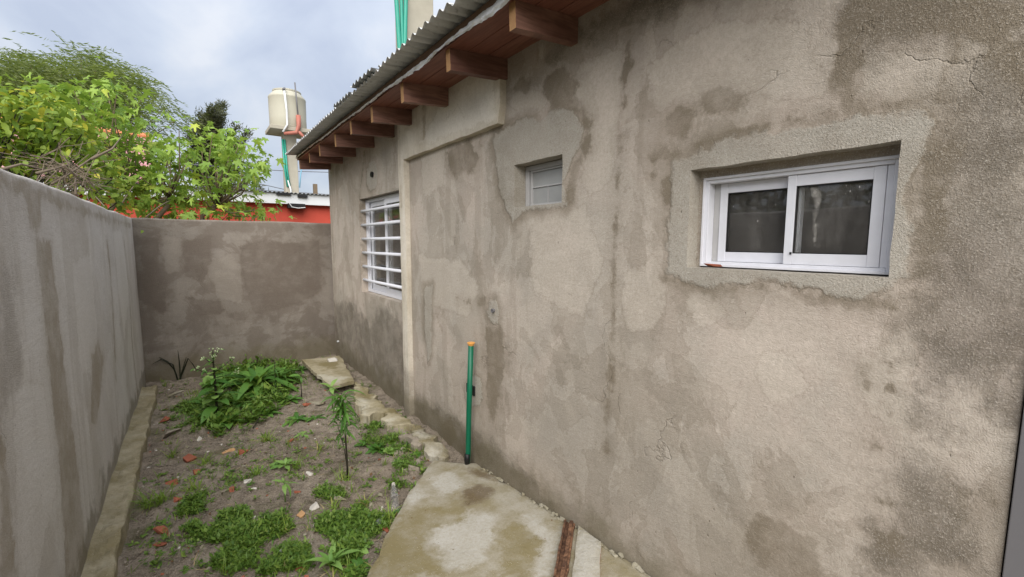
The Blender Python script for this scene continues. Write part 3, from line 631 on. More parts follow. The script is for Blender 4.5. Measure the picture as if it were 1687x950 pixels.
# ------------------------------------------------------------------ eaves
def ez(x): return 0.085*(x-1.18)
RAFT = [6.16, 5.607, 5.076, 4.487, 3.939, 3.43, 2.815, 2.183, 1.604, 1.03, 0.45]
for i, y in enumerate(RAFT):
    w = 0.047; mb = MB(); xe = 1.18+0.006*math.sin(i*2.7); dz = 0.006*math.sin(i*1.9); dy = 0.006*math.sin(i*3.1)
    vs = [(xe, y+dy, 2.508+dz), (XW+0.03, y, 2.508+ez(XW+0.03)), (XW+0.03, y+w, 2.508+ez(XW+0.03)), (xe, y+w+dy, 2.508+dz), (xe-0.004, y+dy, 2.622), (XW+0.03, y, 2.622+ez(XW+0.03)), (XW+0.03, y+w, 2.622+ez(XW+0.03)), (xe-0.004, y+w+dy, 2.622)]
    mb.add(vs, [(0, 3, 2, 1), (4, 5, 6, 7), (0, 1, 5, 4), (1, 2, 6, 5), (2, 3, 7, 6)]); mb.add([vs[3], vs[0], vs[4], vs[7]], [(0, 1, 2, 3)], 1)
    mb.build('rafter', [M['wood'], M['endgrain']], house, bevel=0.0)
bx = [1.158, 1.290, 1.422, 1.556]                 # soffit boards lie on the rafters
for k in range(3):
    for (ya, yb) in ((0.2, 3.44), (3.444, 6.24)):
        a, b = bx[k]+0.002, bx[k+1]-0.002; z = 2.6235; t = 0.017
        mb = MB(); mb.hexa([(a, ya, z+ez(a)), (b, ya, z+ez(b)), (b, yb, z+ez(b)), (a, yb, z+ez(a)), (a, ya, z+t+ez(a)), (b, ya, z+t+ez(b)), (b, yb, z+t+ez(b)), (a, yb, z+t+ez(a))])
        mb.build('soffit_board', M['board'], house, bevel=0.002)
for ya, yb in ((0.2, 2.9), (2.905, 6.23)):
    mb = MB(); mb.box((1.150, ya, 2.6425), (1.188, yb, 2.677)); mb.build('roof_batten', M['batten'], house, bevel=0.002)
# crumpled foil membrane hanging out from under the batten
ts = np.linspace(0.3, 6.2, 560); rows = []
for t in ts:
    h = 0.014+0.010*max(0, float(fbm(t*1.6, 0, 101, 3)))+0.034*math.exp(-((t-1.72)/0.28)**2)+0.018*math.exp(-((t-2.45)/0.25)**2)
    sag = 0.012*float(fbm(t*1.3, 4, 102, 3))
    row = []
    for k in range(6):
        u = k/5; row.append((1.147-0.010*math.sin(u*3)-0.006*u+float(fbm(t*22, u*4, 103, 3))*0.005, t, 2.646+sag*0.6-h*u+float(fbm(t*18, u*3, 104, 3))*0.004))
    rows.append(row)
mb = MB(); mb.add([p for r_ in rows for p in r_], grid_faces(len(ts), 6)); mb.build('foil_membrane', M['foil'], house, smooth=False)
# corrugated sheets
def sheet(y0, y1, dx=0.0, dz=0.0, mat='galv', x1=4.9, x0=1.028, rag=0.004, tilt=0.0, name='roof_sheet'):
    per, amp = 0.0762, 0.0118; n = int((y1-y0)/per*8)+1; ys = np.linspace(y0, y1, n); xs = [x0+dx, x0+dx+0.05, x0+dx+0.14, x0+dx+0.3, 1.7, 2.6, x1]
    if x1 < 2: xs = np.linspace(x0+dx, x1, 5)
    mb = MB(); top = []; 
    for s in (0, 1):
        V = []
        for k, x in enumerate(xs):
            for y in ys:
                xx = x+(float(fbm(y*5, 2, 111, 2))*rag if k == 0 else 0)
                z = 2.684+0.085*(x-1.03)+amp*math.sin(2*math.pi*y/per)+dz-0.0012*s+tilt*max(0, 1.25-x)
                if k == 0: z += float(fbm(y*2.2, 7, 112, 3))*0.004
                V.append((xx, y, z))
        top.append(V)
    nx_, ny_ = len(xs), n
    mb.add(top[0], grid_faces(nx_, ny_)); mb.add(top[1], grid_faces(nx_, ny_, True))
    mb.add(top[0][:n]+top[1][:n], [(i+1, i, n+i, n+i+1) for i in range(n-1)])
    return mb.build(name, M[mat], house, smooth=True)
for k in range(7):
    y0 = 0.15+0.876*k; sheet(y0, y0+0.95 if k < 6 else 6.27, dx=0.006*math.sin(k*2.2), dz=0.002*k % 0.005)
sheet(2.93, 3.36, dx=-0.028, dz=0.012, mat='galv_dark', x1=1.6, tilt=0.05, rag=0.008)
sheet(3.46, 3.86, dx=-0.012, dz=0.007, mat='galv_dark', x1=1.6, tilt=0.03, rag=0.006)

# ------------------------------------------------------------------ windows
def frame_ring(mb, X0, X1, y0, y1, z0, z1, w, wb=None, wt=None):
    wb = w if wb is None else wb; wt = w if wt is None else wt
    mb.box((X0, y0, z0), (X1, y0+w, z1)); mb.box((X0, y1-w, z0), (X1, y1, z1)); mb.box((X0, y0+w, z0), (X1, y1-w, z0+wb)); mb.box((X0, y0+w, z1-wt), (X1, y1-w, z1)); return mb
def pane(X, y0, y1, z0, z1, mat, parent, streak=None):
    n, m_ = 36, 30; Y, Z = np.meshgrid(np.linspace(y0, y1, n), np.linspace(z0, z1, m_), indexing='ij'); mb = MB()
    V = np.stack([np.full(Y.shape, X), Y, Z], -1).reshape(-1, 3); mb.add(V, grid_faces(n, m_, True)); V2 = V.copy(); V2[:, 0] += 0.004; mb.add(V2, grid_faces(n, m_))
    mb.add([(X, y0, z0), (X+.004, y0, z0), (X+.004, y1, z0), (X, y1, z0)], [(0, 1, 2, 3)]); mb.add([(X, y0, z1), (X+.004, y0, z1), (X+.004, y1, z1), (X, y1, z1)], [(3, 2, 1, 0)])
    o = mb.build('pane', mat, parent)
    if streak is not None:
        P = np.array(mb.v)[:, 1:3]; set_attr(o.data, 'stain', [field(P, streak)])
    return o
# wide sliding window near the camera
a, b, c, d = HOLES['big']; a += 0.004; b -= 0.020; c += 0.007; d -= 0.030
XB = XW; XW = XW+0.020
MB().box((XB+0.070, b+0.0005, HOLES['big'][2]-0.004), (XB+0.13, HOLES['big'][1]+0.004, d-0.0015)).build('reveal_fill', M['plaster_lintel'], house)
MB().box((XB+0.068, HOLES['big'][0]-0.004, d-0.001), (XB+0.13, HOLES['big'][1]+0.004, HOLES['big'][3]+0.004)).build('reveal_fill', M['plaster_lintel'], house)
win = frame_ring(MB(), XW+0.052, XW+0.112, a, b, c, d, 0.020, 0.016, 0.020).build('sliding_window', M['white_alu'], house, bevel=0.0015)
frame_ring(MB(), XW+0.044, XW+0.0518, a-0.002, b+0.002, c-0.002, d+0.002, 0.009).build('outer_lip', M['white_alu'], win, bevel=0.001)
mid = 0.652
def sash(X, y0, y1, z0, z1, wl, wr, wb, wt, parent, streak=None):
    mb = MB(); mb.box((X, y0, z0), (X+0.024, y0+wr, z1)); mb.box((X, y1-wl, z0), (X+0.024, y1, z1)); mb.box((X+0.002, y0+wr, z0), (X+0.022, y1-wl, z0+wb)); mb.box((X+0.002, y0+wr, z1-wt), (X+0.022, y1-wl, z1))
    mb.build('sash', M['white_alu'], parent, bevel=0.0012)
    g_ = 0.003; mb = MB(); frame_ring(mb, X+0.004, X+0.018, y0+wr+0.0005, y1-wl-0.0005, z0+wb+0.0005, z1-wt-0.0005, g_); mb.build('gasket', M['rubber'], parent)
    pane(X+0.011, y0+wr+g_, y1-wl-g_, z0+wb+g_, z1-wt-g_, M['glass'], parent, streak)
sash(XW+0.086, mid-0.012, b-0.046, c+0.017, d-0.021, 0.028, 0.020, 0.036, 0.036, win)
smear = [tuple(onX(x, y, XW+0.07)[1:3]) for x, y in [(1333, 300), (1346, 300), (1353, 325), (1350, 350), (1346, 380), (1344, 406), (1340, 406), (1339, 370), (1341, 335), (1337, 318), (1332, 312)]]
sash(XW+0.058, a+0.038, mid+0.022, c+0.017, d-0.021, 0.026, 0.030, 0.036, 0.036, win, [smear])
mb = MB(); mb.box((XW+0.060, a+0.0205, c+0.0165), (XW+0.070, a+0.037, d-0.0205)); mb.build('jamb_track', M['white_alu'], win, bevel=0.001)
mb = MB(); mb.box((XW+0.090, b-0.045, c+0.0165), (XW+0.100, b-0.0205, d-0.0205)); mb.build('jamb_track', M['old_alu'], win, bevel=0.001)
mb = MB(); mb.box((XW+0.055, mid-0.004, c+0.05), (XW+0.0575, mid+0.002, c+0.058)); mb.build('screw', M['rubber'], win)
XW = XB
bd = thing('reflection_board', (2.05, 0.46, 0.05), 'green and orange stand-in for a reflection in the right pane of wide sliding window', 'board')  # added board that stands in for a coloured reflection in the right pane
mb = MB(); mb.box((2.04, 0.10, 0.05), (2.06, 0.235, 1.42)); mb.build('orange_reflection', M['orange_pipe'], bd)
mb = MB(); mb.box((2.04, 0.10, 1.4205), (2.06, 0.235, 1.66)); mb.build('green_reflection', simple('pale_green_reflection', lin(150, 170, 120), 0.7), bd)
# brick chip on the sill
o = MB().add(*shard(0.022, 0.075, 0.012, 14, 5)).build('brick_chip', M['brick_dark'], at=(0, 0, 0)); o.location = (XW+0.016, 0.885, 1.516); o.rotation_euler = (0.05, 0.1, 0.1)
tag(o, 'thin rusty brick chip lying on the sill of the wide sliding window', 'brick chip')
# small bathroom window
a, b, c, d = HOLES['small']
win = frame_ring(MB(), XW+0.078, XW+0.118, a+0.003, b-0.003, c+0.003, d-0.004, 0.030, 0.010, 0.026).build('small_window', M['old_alu'], house, bevel=0.0015)
frame_ring(MB(), XW+0.088, XW+0.112, a+0.034, b-0.040, c+0.0135, d-0.031, 0.014, 0.006, 0.010).build('sash', M['old_alu'], win, bevel=0.001)
pane(XW+0.098, a+0.0485, b-0.0545, c+0.020, d-0.042, M['frost'], win)
mb = MB(); mb.box((XW+0.091, a+0.0485, c+0.112), (XW+0.0975, b-0.0545, c+0.119)); mb.build('glazing_bar', M['old_alu'], win)
mb = MB(); mb.box((XW+0.093, (a+b)/2+0.012, c+0.020), (XW+0.0972, (a+b)/2+0.016, c+0.1115)); mb.build('glazing_bar', M['old_alu'], win)
# tall barred window
a, b, c, d = HOLES['bar']
win = frame_ring(MB(), XW+0.068, XW+0.128, a+0.004, b-0.004, c+0.004, d-0.006, 0.035, 0.03, 0.03).build('barred_window', M['white_alu'], house, bevel=0.002)
mb = MB(); mb.box((XW+0.072, b-0.075, c+0.0345), (XW+0.092, b-0.0395, d-0.0365)); mb.build('jamb_track', M['white_alu'], win, bevel=0.001)
def sash2(X, y0, y1):
    z0, z1 = c+0.035, d-0.037; w = 0.036
    frame_ring(MB(), X, X+0.026, y0, y1, z0, z1, w, 0.05, 0.05).build('sash', M['white_alu'], win, bevel=0.0015)
    pane(X+0.012, y0+w, y1-w, z0+0.05, z1-0.05, M['glass'], win)
sash2(XW+0.098, 4.36, b-0.08); sash2(XW+0.070, a+0.04, 4.44)
for k in range(6):
    z = 1.172+0.1525*k; mb = MB(); mb.tube([(XW+0.024, a-0.05, z+0.004), (XW+0.024, b-0.2, z), (XW+0.024, b+0.03, z)], 0.0155, 12); mb.build('bar', M['white_alu'], win, smooth=True)
# service stubs in the wall
def stub(px, py, r_, L, mat, name):
    p = onX(px, py, XW); q = MB(); q.lathe([(r_*0.6, 0.0), (r_, 0.0), (r_, 1.0), (r_*0.6, 1.0), (r_*0.55, 0.6)], 14)
    vs = [(p[0]+0.01-v[2]*(L+0.01), p[1]+v[0], p[2]+v[1]) for v in q.v]; MB().add(vs, q.f).build(name, M[mat], house, smooth=False)
stub(815, 511, 0.013, 0.022, 'grey_steel', 'pipe_stub'); stub(613, 287, 0.028, 0.012, 'black', 'pipe_stub'); stub(558, 562, 0.012, 0.02, 'pvc', 'pipe_stub')
p = onX(776, 641, XW); mb = MB()
mb.box((XW-0.010, p[1]-0.055, p[2]-0.035), (XW+0.01, p[1]+0.055, p[2]+0.035)); mb.build('junction_box', M['black'], house, bevel=0.006)
# door at the right edge
dr = frame_ring(MB(), XW-0.006, XW+0.10, -0.82, Y0-0.003, -0.02, 2.078, 0.040, 0.02, 0.05).build('door', M['grey_steel'], house, bevel=0.002)
mb = MB(); mb.box((XW+0.03, -0.779, 0.003), (XW+0.07, Y0-0.0445, 2.026)); mb.build('door_leaf', M['black'], dr, bevel=0.002)
mb = MB(); mb.box((XW+0.012, -0.70, 0.95), (XW+0.0295, -0.66, 1.12)); mb.tube([(XW+0.012, -0.68, 1.05), (XW-0.03, -0.68, 1.05), (XW-0.03, -0.57, 1.05)], 0.009, 8); mb.build('door_handle', M['grey_steel'], dr)

# ================================================================== things against the house
gp = thing('standpipe', (1.503, 2.60, 0.037), 'thin green plastic pipe with orange plug standing upright against the wall', 'pipe')
mb = MB(); mb.tube([(1.500, 2.600, 0.035), (1.501, 2.590, 0.10), (1.500, 2.570, 0.45), (1.500, 2.536, 0.905)], 0.0185, 16); mb.build('pipe', M['green_pipe'], gp, smooth=True)
mb = MB(); q = MB().lathe([(0.004, -0.02), (0.014, -0.012), (0.0265, 0.012), (0.0265, 0.017), (0.012, 0.018)], 16); mb.add([(v[0]+1.500, v[1]+2.5355, v[2]+0.905) for v in q.v], q.f); mb.build('plug', M['orange_plug'], gp)
mb = MB(); mb.tube([(1.493, 2.592, 0.030), (1.489, 2.586, 0.075), (1.490, 2.583, 0.115)], [0.0165, 0.0195, 0.0185], 12); mb.build('sleeve', M['black'], gp, smooth=True)

# slab against the far wall, resting on bricks
pts = [tuple(onZ(x, y, 0.13)[:2]) for x, y in [(497, 592), (553, 588), (584, 626), (543, 634)]]; pts[1] = (1.50, 5.86)
def pos2(p): return (float(np.mean([q[0] for q in p])), float(np.mean([q[1] for q in p])), 0)
fl = [[onZ(525, 598, .13)[:2], onZ(560, 595, .13)[:2], onZ(550, 612, .13)[:2]]]
o = flat_piece('stone_slab', pts, lambda x, y: 0.13, 0.045, M['mossy'], step=0.05, jit=0.010, seed=5, at=pos2(pts), stains=((fl,), None, ([[tuple(onZ(x, y, .13)[:2]) for x, y in [(520, 615), (570, 622), (548, 634)]]],)))
tag(o, 'flat mossy concrete slab resting on bricks in the far right corner', 'slab')
for k, (px, py, dx, lab) in enumerate([(556, 634, 0, 'pale broken brick propping the near edge of the mossy slab'), (574, 632, 0, 'white plaster lump under the near edge of the mossy slab')]):
    p = onZ(px, py, 0.04); o = MB().add(*shard(0.16 if k == 0 else 0.09, 0.12 if k == 0 else 0.1, 0.07, 16, 30+k, 0.4)).build('brick' if k == 0 else 'rubble_lump', M['brick'] if k == 0 else M['chalk'], at=(0, 0, 0)); o.location = (p[0], p[1]+0.03, 0.045); tag(o, lab, 'brick' if k == 0 else 'rubble')
for (x, y) in ((1.2, 5.5), (1.4, 5.2), (1.12, 5.75)):
    pass
p = onZ(548, 592, 0.15); o = MB().add(*shard(0.12, 0.10, 0.05, 14, 40)).build('white_stone', M['chalk'], at=(0, 0, 0)); o.location = (p[0], p[1], 0.148); tag(o, 'small white stone sitting on the mossy slab in the corner', 'stone')
# broken concrete edging along the foot of the house
def chunk(name, px, z, th, mat, lab, seed, cat='concrete piece', bumpy=0.014):
    pts = [tuple(onZ(x, y, z)[:2]) for x, y in px]; pts = [(min(q[0], 1.56), q[1]) for q in pts]
    o = flat_piece(name, pts, lambda x, y: z, th, M[mat], step=0.02, jit=0.022, seed=seed, at=pos2(pts), bumpy=bumpy, stains=(([[(pts[0][0], pts[0][1]), (pts[1][0], pts[1][1]), pos2(pts)[:2]]],), None, ([[pos2(pts)[:2], pts[-1], pts[-2]]],))); return tag(o, lab, cat)
chunk('concrete_edging', [(585, 628), (606, 640), (637, 668), (631, 678), (602, 687), (588, 656)], 0.095, 0.11, 'mossy', 'long mossy concrete edging block just in front of the mossy slab', 12)
chunk('concrete_edging', [(637, 668), (660, 678), (676, 690), (684, 700), (640, 700), (629, 690)], 0.075, 0.1, 'mossy', 'low mossy concrete piece at foot of the pilaster', 13, bumpy=0.014)
chunk('concrete_rubble', [(634, 694), (652, 690), (676, 706), (698, 724), (690, 735), (664, 716), (640, 706)], 0.06, 0.09, 'stone', 'rough grey rubble lump in front of pilaster foot', 14, bumpy=0.024)
chunk('concrete_rubble', [(675, 702), (690, 698), (702, 706), (714, 720), (700, 724), (684, 716)], 0.075, 0.09, 'rubble', 'rounded pale boulder of concrete against the wall past the pilaster', 15, bumpy=0.035)
chunk('concrete_rubble', [(692, 727), (714, 721), (738, 744), (724, 750), (700, 748)], 0.055, 0.09, 'rubble', 'pale yellow concrete block nearest to the slab along the wall', 16, bumpy=0.028)
# debris lying on the foreground slab
tb = [onS(930, 862), onS(947, 868), onS(935, 952), onS(912, 952)]
def strip_piece():
    a0, a1, b1, b0 = [np.array(p) for p in tb]; d_ = ((b0-a0)+(b1-a1))/2; a0 = a0; L = 40; prof = [(0, 0), (0.0, 0.024), (0.16, 0.026), (0.22, 0.012), (0.45, 0.013), (0.52, 0.028), (0.82, 0.03), (0.86, 0.018), (1.0, 0.016), (1.0, 0)]
    V = []
    for i in range(L+1):
        t = i/L*1.5; l = a0+(b0-a0)*t; r_ = a1+(b1-a1)*t
        for u, h in prof:
            p = l+(r_-l)*(u+0.03*float(fbm(t*9, u*2, 121, 3))); V.append((p[0], p[1], slab_z(p[1])+0.002+max(0, h+float(fbm(t*25, u*6, 122, 2))*0.003)*(h > 0)))
    n = len(prof); mb = MB(); mb.add(V, grid_faces(L+1, n, True)); mb.add(V[:n], [tuple(range(n))]); mb.add(V[-n:], [tuple(range(n))[::-1]])
    c_ = (a0+a1)/2; o = mb.build('wooden_strip', M['timber_strip'], at=(float(c_[0]), float(c_[1]), float(slab_z(c_[1])))); tag(o, 'split brown grooved wooden strip lying on the foreground slab against the wall', 'wooden strip')
strip_piece()
tp = thing('floor_tile', (1.42, 1.30, 0.135), 'pale tile with orange terracotta edge lying beside the brown wooden strip', 'tile')
pts = [tuple(onS(x, y)[:2]) for x, y in [(953, 870), (990, 897), (986, 975), (940, 975)]]
flat_piece('glazed_top', pts, lambda x, y: float(slab_z(y))+0.022, 0.007, M['slab'], tp, step=0.04, jit=0.002, seed=8, bumpy=0.0005, stains=(None, None, ([pts],)))
flat_piece('clay_body', [(p[0], p[1]) for p in pts], lambda x, y: float(slab_z(y))+0.0145, 0.014, M['orange_pipe'], tp, step=0.04, jit=0.002, seed=8, bumpy=0.0005)
# mortar droppings along the wall foot on the slab
mb = MB()
for k in range(90):
    y = rnd.uniform(0.3, 2.45); s = rnd.uniform(0.004, 0.019)*(1.2 if y < 1.4 else 1); v, f = shard(s*1.6, s*2.2, s*0.9, 10, 200+k); x = XW-rnd.uniform(0.002, 0.03)
    mb.add([(q[0]+x, q[1]+y, q[2]+float(slab_z(y))+s*0.2) for q in v], f)
tag(mb.build('mortar_droppings', M['rubble']), 'lumps of mortar along the joint of slab and house wall', 'mortar', kind='stuff')

# ================================================================== rubble in the soil
def bit(name, px, py, w, mat, lab, cat, seed, flat=0.5, asp=0.7, rz=None):
    p = G0(px, py); dist = np.linalg.norm(p-CP); s = w*dist/FPX*0.92
    o = MB().add(*shard(s, s*asp, s*flat, 11, seed, 0.55)).build(name, M[mat], at=(0, 0, 0)); o.location = (p[0], p[1], p[2]+s*flat*0.08)
    o.rotation_euler = (rnd.uniform(-.35, .35), rnd.uniform(-.35, .35), rnd.uniform(0, 6.28) if rz is None else rz); return tag(o, lab, cat)
BR = 'brick fragment'
for k, (px, py, w, m_, lab) in enumerate([
    (264, 880, 24, 'brick', 'largest triangular brick shard on bare soil beside the left footing'), (263, 899, 16, 'brick_dark', 'smaller brick shard just below the large triangular one'), (286, 797, 22, 'brick_dark', 'dark brick shard leaning between the grass tufts near left footing'),
    (292, 823, 14, 'brick', 'small brick piece below the dark leaning shard'), (325, 778, 16, 'brick', 'orange brick lump standing behind the small bright green tuft'), (400, 745, 17, 'brick', 'bright orange brick piece in middle of the bare soil'),
    (376, 744, 18, 'tan_brick', 'yellowish tan brick flake left of the bright orange piece'), (481, 726, 13, 'brick', 'small orange brick piece above the central rosette'), (308, 669, 11, 'brick', 'orange brick bit among greenery near the tall flowering weed'),
    (382, 807, 12, 'brick', 'flat brick flake near the white chips in mid soil'), (491, 812, 13, 'brick', 'square brick piece beside the drooping pale weed'), (495, 848, 16, 'tan_brick', 'yellow orange crumbled brick beside the white block'),
    (637, 874, 15, 'brick_dark', 'dark brick piece against the left edge of the foreground slab'), (497, 936, 16, 'brick', 'orange brick bit in weeds at the bottom of the picture'), (573, 915, 12, 'brick_dark', 'dark brick bit behind the tuft at the bottom of the yard'),
    (505, 667, 14, 'brick', 'brick piece in the plants near the flat pale stone'), (484, 637, 10, 'brick_dark', 'little dark brick bit left of the mossy slab'), (271, 693, 14, 'brick_dark', 'dark brick shard close to the footing further back'), (312, 757, 20, 'brick_dark', 'long flat crumbled brick pieces in the soil left of middle')]):
    bit('brick_fragment', px, py, w, m_, lab, BR, 300+k, 0.45)
for k, (px, py, w, m_, lab, fl) in enumerate([
    (514, 838, 22, 'chalk', 'oblong white plaster block lying beside the green ground cover', 0.5), (330, 725, 14, 'chalk', 'curved white shard on bare soil below the tall weed', 0.35), (408, 793, 18, 'chalk', 'long pale flake in the middle of bare soil', 0.3), (418, 806, 9, 'chalk', 'small white pebble below the long pale flake', 0.6),
    (509, 781, 13, 'chalk', 'white chip right of the central rosette', 0.4), (519, 865, 9, 'chalk', 'small bright white chip below the white plaster block', 0.5), (417, 776, 8, 'chalk', 'tiny cream pebble above the long pale flake', 0.6), (396, 782, 9, 'stone', 'small round stone left of the cream pebble', 0.6),
    (441, 692, 14, 'stone', 'rounded grey stone behind the middle grass tuft', 0.6), (522, 664, 30, 'rubble', 'flat pale stone lying in plants before the mossy slab', 0.25), (416, 853, 10, 'chalk', 'white crumb at upper edge of the ground cover', 0.5), (597, 945, 20, 'stone', 'grey stone against the slab at the bottom edge', 0.6),
    (560, 822, 24, 'rubble', 'flat brownish stone beyond the foreground ground cover', 0.3), (660, 746, 28, 'stone', 'grey rock between round leaved weeds and the slab corner', 0.5), (683, 772, 22, 'stone', 'brownish rock near the back corner of foreground slab', 0.5), (668, 778, 14, 'stone', 'small dark stone left of the brownish rock', 0.5),
    (628, 815, 18, 'rubble', 'light tan flake near the plastic bottle', 0.3), (612, 831, 14, 'rubble', 'smaller tan flake below left of the plastic bottle', 0.3), (691, 762, 18, 'stone', 'stone touching the back corner of foreground slab', 0.5), (285, 715, 26, 'stone', 'dark flat clod by the footing in the middle distance', 0.4), (588, 640, 10, 'stone', 'dark stone beside the long mossy edging', 0.6)]):
    bit('stone' if m_ == 'stone' else 'rubble_chip', px, py, w, m_, lab, 'stone' if m_ == 'stone' else 'rubble chip', 340+k, fl, 0.6)
# white bone-like curved scrap
p = G0(463, 915); o = MB().tube([(p[0]-.01, p[1]-.035, p[2]+.012), (p[0]-.004, p[1], p[2]+.02), (p[0]+.012, p[1]+.035, p[2]+.018)], [0.008, 0.012, 0.007], 8).build('plastic_scrap', M['white_paint'], at=tuple(map(float, p))); tag(o, 'bright white curved plastic scrap in weeds at the bottom left', 'plastic scrap')
o = MB().tube([G0(277, 655)+[0, 0, .012], G0(289, 650)+[0, 0, .014], G0(302, 645)+[0, 0, .012]], [.012, .014, .010], 8).build('pale_stick', M['rubble'], at=tuple(map(float, G0(290, 650)))); tag(o, 'short pale stick lying behind the footing in the far left corner', 'stick')
for (q, lab) in (([(417, 707), (423, 700), (428, 693)], 'short dark stick leaning on soil beside the grey stone'),):
    P = [G0(*u)+[0, 0, 0.012+0.01*i] for i, u in enumerate(q)]; tag(MB().tube(P, 0.006, 6).build('stick', M['dark_stem'], at=tuple(map(float, P[0]))), lab, 'stick')
# clear bottle beside the slab
p = G0(652, 846); q = G0(648, 800); ax = Vector((q-p)); L = ax.length*0.95; ax.normalize()
bt = thing('plastic_bottle', tuple(map(float, p+[0, 0, 0.02])), 'clear plastic bottle lying along the left edge of the foreground slab', 'bottle')
rot = ax.to_track_quat('Z', 'Y').to_matrix()
def along(prof, n=16):
    m_ = MB().lathe(prof, n); return [tuple(rot@Vector(v)+Vector(p)+Vector((0, 0, 0.028))) for v in m_.v], m_.f
MB().add(*along([(0.010, 0.0), (0.024, 0.003), (0.025, L*0.15), (0.022, L*0.3), (0.025, L*0.45), (0.023, L*0.66), (0.012, L*0.82), (0.010, L*0.88)])).build('body', M['clear'], bt, smooth=True)
MB().add(*along([(0.006, L*0.885), (0.012, L*0.886), (0.012, L*0.96), (0.005, L*0.962)], 12)).build('cap', M['chalk'], bt)
for k, (px, py, r_) in enumerate(((625, 866, 0.021), (629, 858, 0.017))):
    p = G0(px, py); m_ = MB().lathe([(r_*.3, 0), (r_*.9, 0.004), (r_, r_*.7), (r_*.8, r_*1.5), (r_*.35, r_*1.7)], 16); o = m_.build('glass_ball', M['clear'], at=(0, 0, 0), smooth=True); o.location = (p[0], p[1], p[2]+.004)
    tag(o, ('larger' if k == 0 else 'smaller rear')+' clear glass knob half hidden in green cover by the slab', 'glass knob')

# gravel: fine crumbs all over the bare soil
mb = MB(); base = [shard(1, rnd.uniform(.6, .9), rnd.uniform(.4, .7), 8, 500+i) for i in range(14)]
mats = [M['stone'], M['chalk'], M['brick'], M['rubble'], M['soil']]
for k in range(8500):
    x = rnd.uniform(XL+0.14, 1.4); y = 1.3+5*rnd.random()**1.5
    if x > 0.5 and y < 2.9 and sdf([(x, y)], slab_out)[0] > -0.02: continue
    s = 0.004+0.020*rnd.random()**3.5+0.0012*(y-1.3); v, f = base[k % 14]; a_ = rnd.uniform(0, 6.28); ca, sa = math.cos(a_)*s, math.sin(a_)*s; z = float(soil_z(x, y))
    mi = rnd.choices([0, 1, 2, 3, 4], [6, 0.6, 0.7, 1.5, 12])[0]
    mb.add([(x+q[0]*ca-q[1]*sa, y+q[0]*sa+q[1]*ca, z+q[2]*s+s*0.12) for q in v], f, mi)
tag(mb.build('gravel', mats), 'fine gravel and crumbs scattered over the bare soil', 'gravel', kind='stuff')

# ================================================================== PLANTS in the yard
def blade_vf(L, W, droop=0.6, segs=5, fold=0.15, shape='lance', up=0.0):
    """A leaf along +X rising at the base and drooping to the tip; three vertices across."""
    V, F = [], []; x = z = 0.0; ang = up
    for i in range(segs+1):
        t = i/segs
        if shape == 'lance': w = W*(math.sin(math.pi*min(1, t**0.8))**0.9)*0.5+0.0006
        elif shape == 'spoon': w = W*(0.18+0.82*math.sin(math.pi*min(1, max(0, (t-0.25)/0.75)))**0.8)*0.5 if t > 0.25 else W*0.09
        elif shape == 'round': w = W*math.sqrt(max(0, 1-(2*t-1)**2))*0.5+0.0004
        else: w = W*(1-t)**0.6*0.5+0.0003
        n = (-math.sin(ang), math.cos(ang))
        V += [(x+n[0]*w*fold*2, w, z+n[1]*w*fold*2), (x, 0, z), (x+n[0]*w*fold*2, -w, z+n[1]*w*fold*2)]
        ang -= droop/segs; x += math.cos(ang)*L/segs; z += math.sin(ang)*L/segs
    for i in range(segs):
        o = i*3; F += [(o, o+1, o+4, o+3), (o+1, o+2, o+5, o+4)]
    return V, F
LEAFCACHE = {}
def leaf_mesh(key, mat, **kw):
    k = (key, mat)
    if k not in LEAFCACHE: LEAFCACHE[k] = MB().add(*blade_vf(**kw)).mesh(key, M[mat], True)
    return LEAFCACHE[k]
def put_leaf(root, me, pos, az, el, sc=1.0, roll=0.0, name='leaf'):
    Mx = Matrix.Translation(pos)@Euler((roll, -el, az), 'XYZ').to_matrix().to_4x4()@Matrix.Scale(sc, 4)
    return inst(name, me, root, Mx)
SHAPES = {'dock': dict(L=1, W=0.165, droop=1.5, segs=8, fold=0.12), 'lance': dict(L=1, W=0.24, droop=1.1, segs=6, fold=0.14), 'broad': dict(L=1, W=0.36, droop=0.9, segs=6, fold=0.10), 'spoon': dict(L=1, W=0.34, droop=0.7, segs=6, fold=0.10, shape='spoon'), 'round': dict(L=1, W=0.9, droop=0.5, segs=6, fold=0.08, shape='round'), 'narrow': dict(L=1, W=0.13, droop=1.3, segs=6, fold=0.15)}
def rosette(px, py, n, Lm, sh, mat, label, cat, name='weed_rosette', el=(0.2, 0.9), group=None, seed=0):
    g = random.Random(seed+900); p = G0(px, py); root = thing(name, tuple(map(float, p)), label, cat, group); me = leaf_mesh(sh+'_leaf', mat, **SHAPES[sh])
    for k in range(n):
        t = k/max(1, n-1); put_leaf(root, me, (0, 0, 0.004), k*2.39996+g.uniform(-.3, .3), el[0]+(el[1]-el[0])*t+g.uniform(-.1, .1), Lm*(1.05-0.45*t)*g.uniform(.8, 1.1), g.uniform(-.3, .3))
    return root
